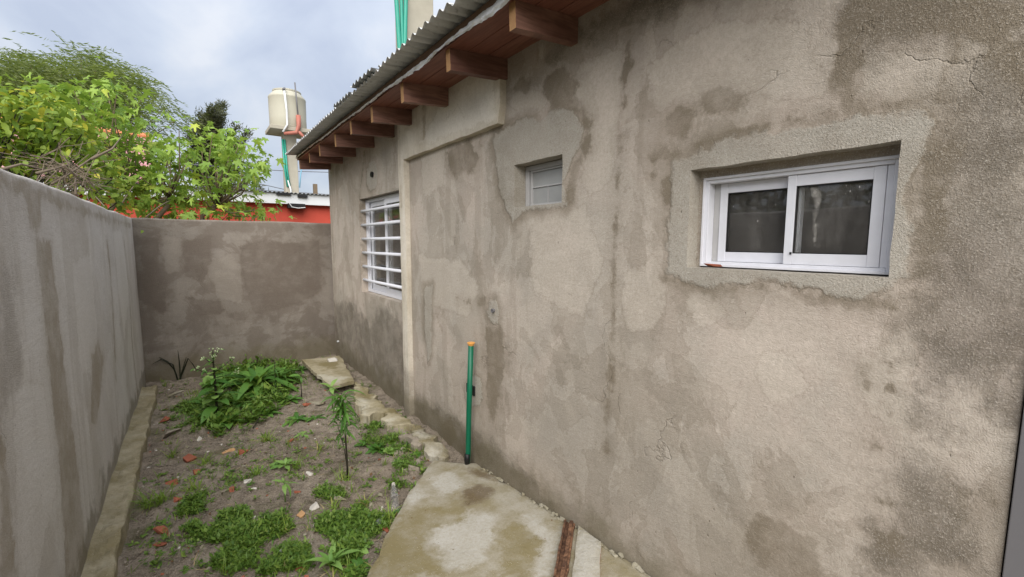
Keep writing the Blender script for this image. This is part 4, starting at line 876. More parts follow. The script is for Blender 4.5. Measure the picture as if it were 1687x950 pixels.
# tall flowering weed
def flower_weed():
    p = G0(358, 690); top = onY(358, 576, p[1])[2]; H_ = top-p[2]; g = random.Random(5); root = thing('flowering_weed', tuple(map(float, p)), 'tall dark stemmed weed with pale flower buds in the far left of the yard', 'weed')
    MB().tube([p, p+[0.004, 0, H_*.4], p+[0.0, 0, H_*.75], p+[0.002, 0, H_]], [.011, .010, .007, .004], 8).build('stem', M['dark_stem'], root, smooth=True)
    me = leaf_mesh('broad_leaf', 'weed', **SHAPES['broad']); me2 = leaf_mesh('round_leaf', 'weed_pale', **SHAPES['round'])
    for k in range(46):
        h = H_*(0.06+0.88*k/46); put_leaf(root, me if k % 3 else me2, (0, 0, h), k*2.4, g.uniform(0.1, 0.6), g.uniform(.10, .24)*(1.3-0.8*k/34)*(1 if k % 3 else .5), g.uniform(-.3, .3))
    fl = MB()
    for k, (dx, dz, h) in enumerate(((-.13, .07, .66), (.13, .10, .68), (-.06, .06, .82), (.16, .02, .6), (.05, .05, .9), (-.09, .0, .75))):
        b0 = np.array([0, 0, H_*h]); b1 = b0+[dx, g.uniform(-.05, .05), dz]; MB().tube([p+b0, p+(b0+b1)/2+[0, 0, -.01], p+b1], [.004, .003, .002], 5).build('side_stem', M['dark_stem'], root)
        for j in range(7):
            v, f = shard(.016, .016, .018, 9, 700+k*9+j, .9); c_ = p+b1+np.array([g.uniform(-.03, .03), g.uniform(-.03, .03), g.uniform(-.015, .03)]); fl.add([tuple(np.array(q)+c_) for q in v], f)
        for j in range(4): put_leaf(root, me, tuple(b0+(b1-b0)*(j+1)/4), g.uniform(0, 6.3), g.uniform(-.2, .6), g.uniform(.04, .07))
    for j in range(14):
        v, f = shard(.015, .015, .018, 9, 800+j, .9); c_ = p+np.array([g.uniform(-.025, .025), g.uniform(-.02, .02), H_+g.uniform(-.06, .02)]); fl.add([tuple(np.array(q)+c_) for q in v], f)
    fl.build('flower_buds', M['petal'], root)['kind'] = 'stuff'
flower_weed()
rosette(423, 638, 22, 0.60, 'dock', 'weed', 'large dock plant with long arching leaves by the far wall', 'weed', 'dock_plant', (0.6, 1.45), seed=1)
rosette(458, 628, 18, 0.36, 'lance', 'weed', 'dark leafy weed clump right of the large dock plant', 'weed', 'weed_clump', (0.6, 1.4), seed=2)
rosette(388, 632, 20, 0.30, 'broad', 'weed', 'leafy weed clump between flowering weed and the dock plant', 'weed', 'weed_clump', (0.6, 1.4), seed=3)
rosette(470, 768, 13, 0.105, 'spoon', 'weed_pale', 'neat pale green rosette alone in middle of the bare soil', 'weed', seed=4, el=(0.3, 1.1))
rosette(499, 716, 9, 0.085, 'spoon', 'weed_pale', 'small flat rosette behind the neat pale rosette', 'weed', seed=5, el=(0.12, 0.6))
rosette(490, 692, 13, 0.21, 'lance', 'weed', 'flat spreading plantain in front of the flat pale stone', 'weed', 'plantain', (0.15, 0.8), seed=6)
rosette(520, 690, 10, 0.15, 'lance', 'weed', 'smaller plantain under the leafy sapling side', 'weed', 'plantain', (0.15, 0.8), seed=7)
rosette(340, 700, 8, 0.15, 'broad', 'weed', 'low broad leaved weed at foot of the flowering weed', 'weed', 'broad_leaf_weed', (0.2, 0.8), seed=8)
rosette(545, 932, 12, 0.15, 'lance', 'weed_pale', 'fan of upright yellow green leaves at the bottom of the yard', 'weed', 'leafy_tuft', (0.9, 1.4), seed=9)
rosette(500, 920, 9, 0.10, 'lance', 'weed', 'low weed left of the upright yellow green fan', 'weed', seed=10)
rosette(590, 905, 8, 0.11, 'broad', 'weed_pale', 'broad leaved weed between green fan and the foreground slab', 'weed', 'broad_leaf_weed', (0.3, 1.0), seed=11)
rosette(590, 935, 10, 0.10, 'broad', 'weed', 'dark low weed at the bottom next to the slab edge', 'weed', 'broad_leaf_weed', (0.2, 0.9), seed=12)
rosette(622, 742, 18, 0.12, 'broad', 'weed', 'round bushy nettle like weed behind the leafy sapling', 'weed', 'broad_leaf_weed', (0.2, 1.2), seed=13)
rosette(642, 746, 9, 0.075, 'round', 'weed_pale', 'round leaved weed by the grey rock', 'weed', 'round_leaf_weed', (0.3, 1.0), seed=14)
rosette(684, 750, 8, 0.08, 'broad', 'weed', 'small weed at the back corner of foreground slab', 'weed', 'broad_leaf_weed', (0.2, 0.9), seed=15)
rosette(625, 700, 9, 0.10, 'broad', 'weed', 'weed tucked against the grey rubble lump', 'weed', 'broad_leaf_weed', (0.3, 1.0), seed=16)
rosette(396, 852, 7, 0.06, 'round', 'weed_pale', 'single pale round leaved seedling on the left green cover', 'seedling', 'seedling', (0.3, 1.0), seed=17)
rosette(400, 838, 9, 0.05, 'spoon', 'weed_pale', 'tiny rosette seedling above the left green cover', 'seedling', 'seedling', (0.2, 0.8), seed=18)
rosette(480, 660, 12, 0.15, 'broad', 'weed', 'leafy weed left of the flat pale stone', 'weed', 'broad_leaf_weed', (0.3, 1.1), seed=19)
rosette(425, 668, 26, 0.26, 'narrow', 'weed_pale', 'feathery pale weed right of the flowering weed', 'weed', 'weed_clump', (0.4, 1.3), seed=20)
rosette(395, 668, 24, 0.24, 'broad', 'weed', 'dense low weed right beside the flowering weed stem', 'weed', 'weed_clump', (0.6, 1.4), seed=21)
rosette(655, 848, 8, 0.05, 'round', 'weed', 'small round leaved weed hugging the slab by glass knobs', 'weed', 'round_leaf_weed', (0.2, 0.9), seed=22)
for k, (px, py, n, L, sh, mat, lab) in enumerate([
    (375, 700, 14, .20, 'broad', 'weed', 'leafy weed at the near edge of the weed thicket by grass'), (445, 652, 14, .24, 'lance', 'weed_pale', 'paler lance leaved weed between dock plant and the bare soil'), (405, 612, 16, .26, 'lance', 'weed', 'weed against far wall left of the dock plant'),
    (342, 668, 12, .20, 'broad', 'weed', 'weed close behind the flowering weed stem on its left'), (470, 645, 12, .20, 'narrow', 'weed_pale', 'feathery weed in front of the dark leafy clump'), (318, 690, 12, .10, 'narrow', 'weed', 'low feathery weed on the grassy edge left of thicket'),
    (440, 684, 12, .15, 'broad', 'weed', 'weed just behind the rounded grey stone'), (497, 612, 14, .22, 'narrow', 'weed', 'feathery weed touching the far edge of mossy slab'), (355, 640, 12, .22, 'round', 'weed_pale', 'round leaved weed behind the flowering weed stem'),
    (560, 680, 10, .11, 'broad', 'weed_pale', 'small weed in the rubble by the long mossy edging'), (600, 735, 12, .10, 'lance', 'weed', 'lance leaved weed left of the round bushy one'), (655, 765, 9, .07, 'lance', 'weed_pale', 'little weed under the grey rock by slab corner'),
    (590, 870, 10, .06, 'narrow', 'weed_pale', 'feathery weed standing out of the foreground cover'), (380, 880, 9, .05, 'narrow', 'weed_pale', 'feathery sprig in the left ground cover'), (545, 855, 9, .06, 'narrow', 'weed_pale', 'feathery sprig at the rear of foreground cover'), (450, 890, 9, .06, 'narrow', 'weed', 'feathery sprig in the middle ground cover')]):
    rosette(px, py, n, L, sh, mat, lab, 'weed', 'weed_clump' if L > .12 else 'weed_rosette', (0.4, 1.4), seed=60+k)
# drooping pale weed in the middle, on a short stem
def stemmed(px, pyb, pyt, label, nleaf, Lm, sh, mat, name, stemmat='dark_stem', spread=0.35, lean=0.0, seed=0, r_=0.006, low=0.55):
    g = random.Random(seed+40); p = G0(px, pyb); H_ = onY(px, pyt, p[1])[2]-p[2]; root = thing(name, tuple(map(float, p)), label, 'sapling' if name == 'sapling' else 'weed')
    f_ = lambda t: np.array([lean*t*t, 0, H_*t])
    MB().tube([p+f_(t) for t in (0, .25, .5, .75, 1)], [r_, r_*.9, r_*.75, r_*.6, r_*.3], 7).build('stem', M[stemmat], root, smooth=True)
    me = leaf_mesh(sh+'_leaf', mat, **SHAPES[sh])
    for k in range(nleaf):
        t = low+(1-low)*(k+0.5)/nleaf; put_leaf(root, me, tuple(f_(t)), k*2.4+g.uniform(-.4, .4), g.uniform(-.5, 1.25), Lm*g.uniform(.4, 1.1)*(0.6+0.4*t), g.uniform(-.4, .4))
    return root
stemmed(573, 788, 645, 'leafy sapling with bare dark stem standing near the foreground slab', 95, 0.17, 'narrow', 'weed', 'sapling', seed=1, r_=0.007, low=0.52, lean=-0.02)
stemmed(573, 788, 690, 'thin second shoot rising from the foot of leafy sapling', 7, 0.08, 'broad', 'weed', 'sapling', seed=9, r_=0.004, low=0.3, lean=-0.06)
stemmed(497, 655, 618, 'thin stemmed seedling with two drooping leaves near the mossy slab', 5, 0.12, 'broad', 'weed', 'seedling', seed=2, r_=0.005, low=0.8)
stemmed(548, 672, 636, 'weed with one large bright leaf before the mossy slab', 4, 0.20, 'broad', 'weed_pale', 'big_leaf_weed', stemmat='green_stem', seed=3, low=0.85)
stemmed(470, 828, 792, 'pale weed with drooping star of leaves in mid yard', 9, 0.10, 'lance', 'weed_pale', 'star_weed', stemmat='green_stem', seed=4, low=0.8, r_=0.004)
stemmed(455, 650, 598, 'upright dark weed behind the dock plant', 14, 0.12, 'narrow', 'weed', 'upright_weed', seed=6, low=0.3)
# dark strap leaved plant in the corner
p = G0(290, 626); root = thing('strap_leaf_plant', tuple(map(float, p)), 'dark spiky strap leaved plant in the far left corner', 'plant')
for k, q in enumerate([[(297, 626), (296, 600), (293, 577)], [(296, 626), (302, 605), (307, 588)], [(294, 628), (285, 600), (265, 592), (250, 600)], [(293, 626), (287, 608), (276, 595), (262, 588)], [(296, 626), (310, 590), (318, 600), (324, 611)], [(295, 628), (283, 612), (262, 603), (246, 612), (250, 626)], [(292, 628), (284, 596), (290, 582)], [(250, 622), (247, 606), (254, 622)]]):
    P = [onY(x, y, p[1]+0.012*(k-4)) for x, y in q]; n = len(P); MB().tube(P, [0.008]+[0.006]*(n-2)+[0.002], 5).build('leaf', M['dark_strap'], root)
# grass tufts
def tuft(px, py, n, h, rad, label, mat='grass', seed=0, w=0.006):
    g = random.Random(seed+70); p = G0(px, py); mb = MB()
    for k in range(n):
        V, F = blade_vf(h*g.uniform(.45, 1.1), w*g.uniform(.6, 1.2), g.uniform(.3, 1.6), 4, 0.1, 'taper'); az = g.uniform(0, 6.28); el = g.uniform(0.7, 1.5); r_ = rad*math.sqrt(g.random()); a2 = g.uniform(0, 6.28)
        Mx = Matrix.Translation((p[0]+r_*math.cos(a2), p[1]+r_*math.sin(a2), p[2]-0.003))@Euler((0, -el, az), 'XYZ').to_matrix().to_4x4(); mb.add([Mx@Vector(v) for v in V], F)
    return tag(mb.build('grass_tuft', M[mat], at=tuple(map(float, p))), label, 'grass tuft')
tuft(258, 830, 85, 0.17, 0.07, 'large dense grass tuft with seed heads beside left footing', seed=1)
tuft(285, 752, 26, 0.14, 0.03, 'upright sparse grass tuft close to the left footing in mid yard', seed=2)
tuft(338, 765, 34, 0.13, 0.03, 'upright yellow green grass tuft below the white curved shard', seed=3)
tuft(437, 726, 36, 0.16, 0.03, 'upright bright grass tuft beside the short dark stick', seed=4)
tuft(316, 808, 48, 0.09, 0.05, 'low bright green grass tuft behind the brick lump', seed=5)
tuft(378, 700, 60, 0.16, 0.09, 'grass growing at near edge of the weed thicket', seed=6)
tuft(410, 692, 50, 0.15, 0.08, 'grass growing beside the feathery pale weed', seed=7)
tuft(483, 592, 46, 0.30, 0.07, 'tall wispy grass against the far wall left of the mossy slab', seed=8, w=0.005)
tuft(470, 606, 50, 0.18, 0.09, 'thick grass under the dark leafy clump by far wall', seed=9)
tuft(460, 876, 40, 0.12, 0.05, 'long bladed grass across the middle green cover', seed=10)
tuft(552, 838, 26, 0.12, 0.03, 'grass tuft with pale blades beyond the foreground cover', seed=11)
tuft(604, 830, 30, 0.10, 0.03, 'bright grass tuft left of the plastic bottle', seed=12)
tuft(645, 855, 26, 0.14, 0.03, 'grass growing over the clear bottle by slab edge', seed=13)
tuft(492, 770, 26, 0.10, 0.03, 'yellowish grass right beside the neat pale rosette', seed=14)
tuft(527, 742, 18, 0.12, 0.025, 'thin grass on bare soil left of the sapling', seed=15)
tuft(424, 782, 14, 0.11, 0.02, 'few thin blades left of the neat pale rosette', seed=16)
tuft(568, 790, 40, 0.12, 0.05, 'grass around the foot of the leafy sapling', seed=17)
tuft(320, 650, 40, 0.10, 0.09, 'short grass behind the footing near the strap leaved plant', seed=18)
tuft(655, 720, 30, 0.10, 0.05, 'grass between the rubble lump and pale block', seed=19)
tuft(690, 745, 40, 0.08, 0.05, 'moss like grass under the pale yellow block', seed=20)
tuft(560, 945, 40, 0.10, 0.06, 'grass at the foot of the yellow green fan', seed=21)
# ground cover: feathery mats, uncountable
mb = MB()
PATCH = [([(292, 830), (330, 822), (365, 838), (400, 850), (420, 858), (405, 880), (360, 900), (330, 880), (318, 850)], 900), ([(350, 920), (380, 880), (430, 855), (470, 850), (480, 872), (440, 905), (400, 940), (360, 945)], 900),
         ([(525, 870), (550, 840), (600, 828), (640, 850), (650, 870), (610, 890), (560, 892), (530, 890)], 950), ([(400, 950), (430, 920), (490, 890), (530, 880), (540, 900), (510, 950)], 700), ([(275, 690), (300, 660), (340, 650), (345, 700), (320, 715), (290, 710)], 520),
         ([(330, 660), (400, 640), (450, 630), (490, 640), (470, 670), (440, 695), (380, 720), (340, 715)], 560, 2.3), ([(350, 610), (420, 600), (490, 600), (500, 625), (440, 640), (360, 640)], 420, 2.6), ([(500, 800), (560, 795), (610, 800), (600, 822), (540, 830)], 260), ([(540, 920), (600, 890), (620, 900), (600, 950), (550, 955)], 360), ([(600, 690), (640, 700), (690, 740), (650, 760), (610, 750)], 420),
         ([(270, 780), (330, 760), (420, 760), (420, 820), (300, 830)], 60), ([(330, 720), (560, 700), (560, 780), (420, 800)], 90), ([(215, 950), (250, 860), (330, 870), (360, 950)], 60), ([(640, 760), (700, 745), (690, 770), (655, 830)], 160)]
sl = np.array(slab_out)
for poly, cnt, *tall in PATCH:
    tall = tall[0] if tall else 1
    pp = np.array([G0(*q)[:2] for q in poly]); lo, hi = pp.min(0), pp.max(0); n = 0; tries = 0
    while n < cnt and tries < cnt*6:
        tries += 1; q = np.array([rnd.uniform(lo[0], hi[0]), rnd.uniform(lo[1], hi[1])]); s = sdf([q], pp)[0]
        if s+0.09*vn(q[0]*8, q[1]*8, 131)+0.03*vn(q[0]*30, q[1]*30, 133) < 0.0 or sdf([q], sl)[0] > -0.01 or q[0] > 1.54 or q[0] < XL+.13: continue
        if vn(q[0]*9, q[1]*9, 132)*1.3+0.35+min(.25, s*4) < rnd.random(): continue
        n += 1; z = float(soil_z(*q)); hgt = rnd.choice((.012, .02, .03, .05))*rnd.uniform(.7, 1.2)*tall*(1+min(1, max(0, s)*6)*0.5)
        for j in range(7):
            az = rnd.uniform(0, 6.28); h = hgt*(j+1)/7; L = rnd.uniform(.012, .030)*(2.4 if tall > 1 else 1); w = L*rnd.choice((.10, .14, .18, .36)); ca, sa = math.cos(az), math.sin(az); up = rnd.uniform(-.3, 1.1)
            ox, oy = rnd.uniform(-.02, .02), rnd.uniform(-.02, .02); b0 = (q[0]+ox, q[1]+oy, z+h*0.7)
            mb.add([b0, (b0[0]+ca*L*.5-sa*w, b0[1]+sa*L*.5+ca*w, b0[2]+L*.5*up), (b0[0]+ca*L, b0[1]+sa*L, b0[2]+L*up), (b0[0]+ca*L*.5+sa*w, b0[1]+sa*L*.5-ca*w, b0[2]+L*.5*up)], [(0, 1, 2, 3)])
for k in range(950):                             # stray seedlings
    x = rnd.uniform(XL+.13, 1.5); y = 1.2+5.1*rnd.random()**1.2
    if sdf([(x, y)], sl)[0] > -0.01 or vn(x*2.4, y*2.4, 151)*.5+.5 < rnd.random()*.9: continue
    z = float(soil_z(x, y)); a0 = rnd.uniform(0, 6.28); L0 = rnd.uniform(.008, .034)
    for j in range(rnd.randint(3, 7)):
        az = a0+j*2.4; L = L0*rnd.uniform(.7, 1.2); w = L*rnd.uniform(.18, .4); ca, sa = math.cos(az), math.sin(az); up = rnd.uniform(.1, .9); b0 = (x, y, z+.002+.002*j)
        mb.add([b0, (x+ca*L*.55-sa*w, y+sa*L*.55+ca*w, z+L*.5*up), (x+ca*L, y+sa*L, z+L*.6*up), (x+ca*L*.55+sa*w, y+sa*L*.55-ca*w, z+L*.5*up)], [(0, 1, 2, 3)])
cov = mb
lb = MB()
for k in range(170):                             # dead leaf scraps
    x = rnd.uniform(XL+.13, 1.5); y = 1.2+4.9*rnd.random()**1.2
    if sdf([(x, y)], sl)[0] > -0.01: continue
    z = float(soil_z(x, y)); L = rnd.uniform(.012, .035); Mx = Matrix.Translation((x, y, z+.004))@Euler((rnd.uniform(-.5, .5), rnd.uniform(-.4, .4), rnd.uniform(0, 6.28)), 'XYZ').to_matrix().to_4x4(); V, F = blade_vf(L, L*.5, rnd.uniform(-.8, 1.2), 3, .2); lb.add([Mx@Vector(v) for v in V], F)
tag(lb.build('leaf_litter', M['litter']), 'small dead brown leaf scraps lying on the soil', 'leaf litter', kind='stuff')
cb = MB()
for k in range(70):                              # crumbs on the slab
    x = rnd.uniform(.6, 1.52); y = rnd.uniform(1.0, 2.7)
    if sdf([(x, y)], sl)[0] < 0.02: continue
    q = 0.003+0.008*rnd.random()**2; v, f = base[k % 14]; cb.add([(x+p_[0]*q, y+p_[1]*q, float(slab_z(y))+q*.2+p_[2]*q) for p_ in v], f, k % 2)
tag(cb.build('slab_crumbs', [M['litter'], M['stone']]), 'small crumbs and grit lying on the foreground slab', 'grit', kind='stuff')
gb = MB()
for k in range(3600):                            # stray grass blades and dry straw all over the soil
    x = rnd.uniform(XL+.13, 1.5); y = 1.2+5.1*rnd.random()**1.2
    if sdf([(x, y)], sl)[0] > -0.01: continue
    d_ = vn(x*3, y*3, 141)*0.5+0.5
    if rnd.random() > d_**1.5+0.08: continue
    dry = rnd.random() < 0.30; L = rnd.uniform(.02, .09)*(0.8 if dry else 1); az = rnd.uniform(0, 6.28); el = rnd.uniform(-.02, .25) if dry else rnd.uniform(.3, 1.4); w = rnd.uniform(.0012, .0028); ca, sa = math.cos(az), math.sin(az); z = float(soil_z(x, y))+.002
    q1 = (x+ca*L*.5*math.cos(el), y+sa*L*.5*math.cos(el), z+L*.5*math.sin(el)); q2 = (x+ca*L*(math.cos(el)*.8+.15), y+sa*L*(math.cos(el)*.8+.15), z+L*.8*math.sin(el))
    gb.add([(x-sa*w, y+ca*w, z), (x+sa*w, y-ca*w, z), (q1[0]+sa*w*.8, q1[1]-ca*w*.8, q1[2]), (q1[0]-sa*w*.8, q1[1]+ca*w*.8, q1[2]), q2], [(0, 1, 2, 3), (3, 2, 4)], 1 if dry else 0)
for k in range(150):                             # small stray tufts
    x0 = rnd.uniform(XL+.16, 1.4); y0_ = 1.5+4.6*rnd.random()**1.2
    if sdf([(x0, y0_)], sl)[0] > -0.03 or vn(x0*2.4, y0_*2.4, 151)*.5+.5 < rnd.random()*.7: continue
    Lc = rnd.uniform(.03, .12)
    for j in range(rnd.randint(5, 16)):
        x = x0+rnd.gauss(0, .014); y = y0_+rnd.gauss(0, .014); L = Lc*rnd.uniform(.5, 1.1); az = rnd.uniform(0, 6.28); el = rnd.uniform(.6, 1.5); w = rnd.uniform(.0014, .003); ca, sa = math.cos(az), math.sin(az); z = float(soil_z(x, y))
        q1 = (x+ca*L*.5*math.cos(el), y+sa*L*.5*math.cos(el), z+L*.5*math.sin(el)); q2 = (x+ca*L*(math.cos(el)*.8+.25), y+sa*L*(math.cos(el)*.8+.25), z+L*.85*math.sin(el))
        gb.add([(x-sa*w, y+ca*w, z), (x+sa*w, y-ca*w, z), (q1[0]+sa*w*.8, q1[1]-ca*w*.8, q1[2]), (q1[0]-sa*w*.8, q1[1]+ca*w*.8, q1[2]), q2], [(0, 1, 2, 3), (3, 2, 4)], 1 if rnd.random() < .12 else 0)
tag(gb.build('sparse_grass', [M['grass'], M['straw']]), 'sparse grass blades and dry straw scattered over the soil', 'grass', kind='stuff')
mb = cov
tag(mb.build('ground_cover', M['cover']), 'feathery bright green ground cover growing in mats on the soil', 'ground cover', kind='stuff')

# ================================================================== BEYOND THE WALLS
# fig tree
FIGB = np.array([-0.9, 7.9, -0.1])
fig = thing('fig_tree', tuple(FIGB), 'bright green fig tree with lobed leaves rising behind the far corner of the walls', 'tree')
def fig_leaf_mesh(i):
    g = random.Random(60+i); V = [(0, 0, 0)]; out = []
    lobes = [(0, 1.0, .27), (0.78, .82, .25), (-0.78, .84, .25), (1.75, .56, .28), (-1.75, .54, .28)]
    n = 44
    for k in range(n):
        th = -math.pi+2*math.pi*k/n; r_ = 0.36
        for a_, l, wd in lobes:
            dd = (th-a_+math.pi) % (2*math.pi)-math.pi; r_ = max(r_, l*math.exp(-(dd/wd)**2*0.75))
        if abs(th) > 2.7: r_ = min(r_, 0.16)
        r_ *= 1+g.uniform(-.04, .04); x, y = r_*math.cos(th)*0.62, r_*math.sin(th)*0.62; out.append((x, y, -0.30*(x*x+y*y)+0.10*math.sin(3*th+i)*r_-0.12*abs(y)*(1 if i % 2 else -.6)))
    V += out; F = [(0, 1+k, 1+(k+1) % n) for k in range(n)]
    V = [(x+0.10, y, z) for x, y, z in V]
    V += [(0.10, 0.008, 0), (-0.28, 0, 0.03), (0.10, -0.008, 0)]; F.append((n+1, n+2, n+3))
    return V, F
FL = [fig_leaf_mesh(i) for i in range(5)]; FLM = [MB().add(*f).mesh('fig_leaf', M['fig'], True) for f in FL]
g = random.Random(77)
TIPS = []
def crown(poly, n, y0, y1):
    pp = np.array(poly, float); lo, hi = pp.min(0), pp.max(0); out = []
    while len(out) < n:
        q = np.array([g.uniform(lo[0], hi[0]), g.uniform(lo[1], hi[1])])
        if sdf([q], pp)[0] < 4: continue
        if all(np.hypot(*(q-o_[:2])) > 14 for o_ in out) or g.random() < .08: out.append(np.array([q[0], q[1], g.uniform(y0, y1)]))
    return out
cl = crown([(55, 150), (120, 148), (175, 138), (195, 150), (215, 188), (250, 215), (295, 210), (318, 240), (350, 215), (385, 228), (412, 250), (432, 268), (420, 310), (438, 350), (415, 366), (225, 362), (170, 330), (130, 250), (60, 220)], 98, 7.2, 8.7)
cl += [np.array([x, y, 7.4]) for x, y in [(175, 140), (122, 150), (192, 155), (425, 265), (415, 290), (428, 345), (405, 240), (350, 222), (295, 215), (430, 352), (395, 235), (10, 170), (60, 152)]]
limbs = []
anch = [np.array([-1.05, 7.8, 1.6]), np.array([-0.5, 7.7, 1.7]), np.array([-0.15, 7.7, 1.65]), np.array([-1.2, 7.7, 1.9]), np.array([0.15, 7.9, 1.6]), np.array([-0.75, 7.9, 2.3]), np.array([-0.2, 7.8, 2.2]), np.array([0.35, 7.8, 2.1])]
par = [None, None, None, 0, 2, 0, 1, 4]
tr = MB()
for i, a_ in enumerate(anch):
    s = FIGB if par[i] is None else anch[par[i]]; mid_ = (s+a_)/2+np.array([g.uniform(-.15, .15), g.uniform(-.1, .1), .12]); tr.tube([s, mid_, a_], [0.07 if par[i] is None else .035, .045 if par[i] is None else .028, .032 if par[i] is None else .022], 8)
tr.build('trunk', M['bark'], fig, smooth=True)
br = MB(); leaves = []
for (px, py, Y) in cl:
    T = onY(px, py, Y); s = min(anch, key=lambda a_: np.linalg.norm(a_-T)+(2 if a_[2] > T[2]+.1 else 0)); mid_ = (s+T)/2+np.array([g.uniform(-.1, .1), g.uniform(-.1, .1), -.08*np.linalg.norm(T-s)+g.uniform(-.05, .05)])
    br.tube([s, mid_, T], [.013, .009, .005], 6)
    d_ = Vector(T-mid_).normalized()
    for k in range(g.randint(14, 19)):
        az = g.uniform(0, 6.28); off = np.array([g.gauss(0, .15), g.gauss(0, .15), g.gauss(0, .11)]); leaves.append((T+off, math.atan2(d_.y, d_.x)+g.uniform(-2.2, 2.2), g.uniform(-1.25, .25), g.uniform(-.9, .9), g.uniform(.10, .215)))
br.build('branches', M['bark'], fig, smooth=True)
leaves.sort(key=lambda l: np.linalg.norm(l[0]-CP)/l[4])
rest = MB()
for k, (P, az, el, ro, s) in enumerate(leaves):
    Mx = Matrix.Translation(Vector(P-FIGB))@Euler((ro, -el, az), 'XYZ').to_matrix().to_4x4()@Matrix.Scale(s, 4)
    if k < 300: inst('leaf', FLM[k % 5], fig, Mx)
    else:
        V, F = FL[k % 5]; rest.add([Mx@Vector(v)+Vector(FIGB) for v in V], F)
o = rest.build('foliage', M['fig'], fig, smooth=True); o['kind'] = 'stuff'
# yellow-green shrub over the left wall
SHB = np.array([-1.75, 5.6, -0.1])
shr = thing('shrub', tuple(SHB), 'yellow green small leaved shrub showing over the left wall', 'shrub')
sm = MB().add(*blade_vf(1, .5, .6, 4, .1, 'lance')).mesh('shrub_leaf', M['shrub'], True); st_ = MB(); rest = MB(); SV = blade_vf(1, .5, .6, 4, .1, 'lance'); lv = []
for (px, py, Y) in crown([(-25, 165), (20, 160), (60, 165), (110, 172), (135, 200), (150, 245), (200, 300), (215, 345), (180, 335), (110, 300), (70, 285), (-25, 270)], 80, 5.3, 6.2):
    T = onY(px, py, Y); s = SHB+[g.uniform(-.2, .2), 0, 1.2]; st_.tube([SHB, s, (s+T)/2+[0, 0, -.06], T], [.02, .013, .008, .004], 5)
    for k in range(32): lv.append((T+np.array([g.gauss(0, .09), g.gauss(0, .09), g.gauss(0, .09)]), g.uniform(0, 6.28), g.uniform(-1.1, .8), g.uniform(-.8, .8), g.uniform(.05, .10)))
st_.build('stems', M['dark_stem'], shr)
lv.sort(key=lambda l: np.linalg.norm(l[0]-CP)/l[4])
for k, (P, az, el, ro, s) in enumerate(lv):
    Mx = Matrix.Translation(Vector(P-SHB))@Euler((ro, -el, az), 'XYZ').to_matrix().to_4x4()@Matrix.Scale(s, 4)
    if k < 200: inst('leaf', sm, shr, Mx)
    else: rest.add([Mx@Vector(v)+Vector(SHB) for v in SV[0]], SV[1])
o = rest.build('foliage', M['shrub'], shr, smooth=True); o['kind'] = 'stuff'
# dead brush lying against the outer side of the left wall
dbp = np.array([-0.85, 4.2, 1.55]); brush = thing('dead_brush', (-0.85, 4.4, -0.1), 'tangle of dry grey twigs heaped behind the left wall top', 'brush pile')
for q in [[(5, 278), (35, 270), (75, 280), (105, 275)], [(100, 270), (106, 285), (105, 302)], [(104, 272), (120, 285), (135, 300)], [(85, 303), (108, 290), (140, 268), (165, 250)], [(125, 320), (124, 300), (126, 285)], [(60, 285), (90, 278), (120, 268)], [(195, 345), (210, 320), (232, 290)], [(240, 358), (262, 340), (280, 330)], [(150, 262), (185, 245), (200, 225)]]:
    Y = g.uniform(4.2, 4.6) if q[0][0] < 180 else 6.9; P = [onY(x, y, Y+0.1*i) for i, (x, y) in enumerate(q)]; n = len(P); MB().tube(P, [.009]+[.007]*(n-2)+[.003], 6).build('twig', M['twig'], brush, smooth=True)
tw = MB()
for k in range(95):
    px = g.gauss(118, 22); py = 290+(px-118)*0.45+g.gauss(0, 15)
    if px < 40 or px > 190: continue
    c_ = onY(px, py, g.uniform(4.3, 5.2)); a_ = np.array([g.gauss(0, .12), g.gauss(0, .12), g.gauss(0, .09)]); b_ = np.array([g.gauss(0, .12), g.gauss(0, .12), g.gauss(0, .09)]); tw.add([], []); tw.tube([c_+a_, c_+(a_+b_)*.2+[0, 0, .02], c_+b_], [.003, .003, .0015], 4, cap=False)
o = tw.build('fine_twigs', M['twig'], brush); o['kind'] = 'stuff'
# willow-like tree, windblown
WB_ = np.array([-5.2, 22.0, -0.1]); wil = thing('willow_tree', tuple(WB_), 'large feathery olive green willow blown by wind behind the shrub', 'tree')
wt = MB(); wf = MB(); wtops = crown([(-40, 120), (-10, 90), (40, 92), (60, 105), (90, 100), (130, 85), (150, 95), (165, 115), (215, 120), (240, 135), (262, 165), (295, 182), (300, 205), (260, 215), (200, 200), (120, 210), (60, 230), (-40, 240)], 75, 20.5, 24)
forks = [WB_+np.array([-.4, .3, 3.0]), WB_+np.array([.9, -.2, 3.4]), WB_+np.array([2.2, .2, 4.3])]
wt.tube([WB_, WB_+[.1, 0, 1.5], forks[0]], [.3, .24, .18], 9); wt.tube([WB_+[.1, 0, 1.5], WB_+[.4, 0, 2.6], forks[1]], [.22, .17, .13], 8); wt.tube([forks[1], WB_+[1.6, 0, 3.8], forks[2]], [.13, .11, .08], 7)
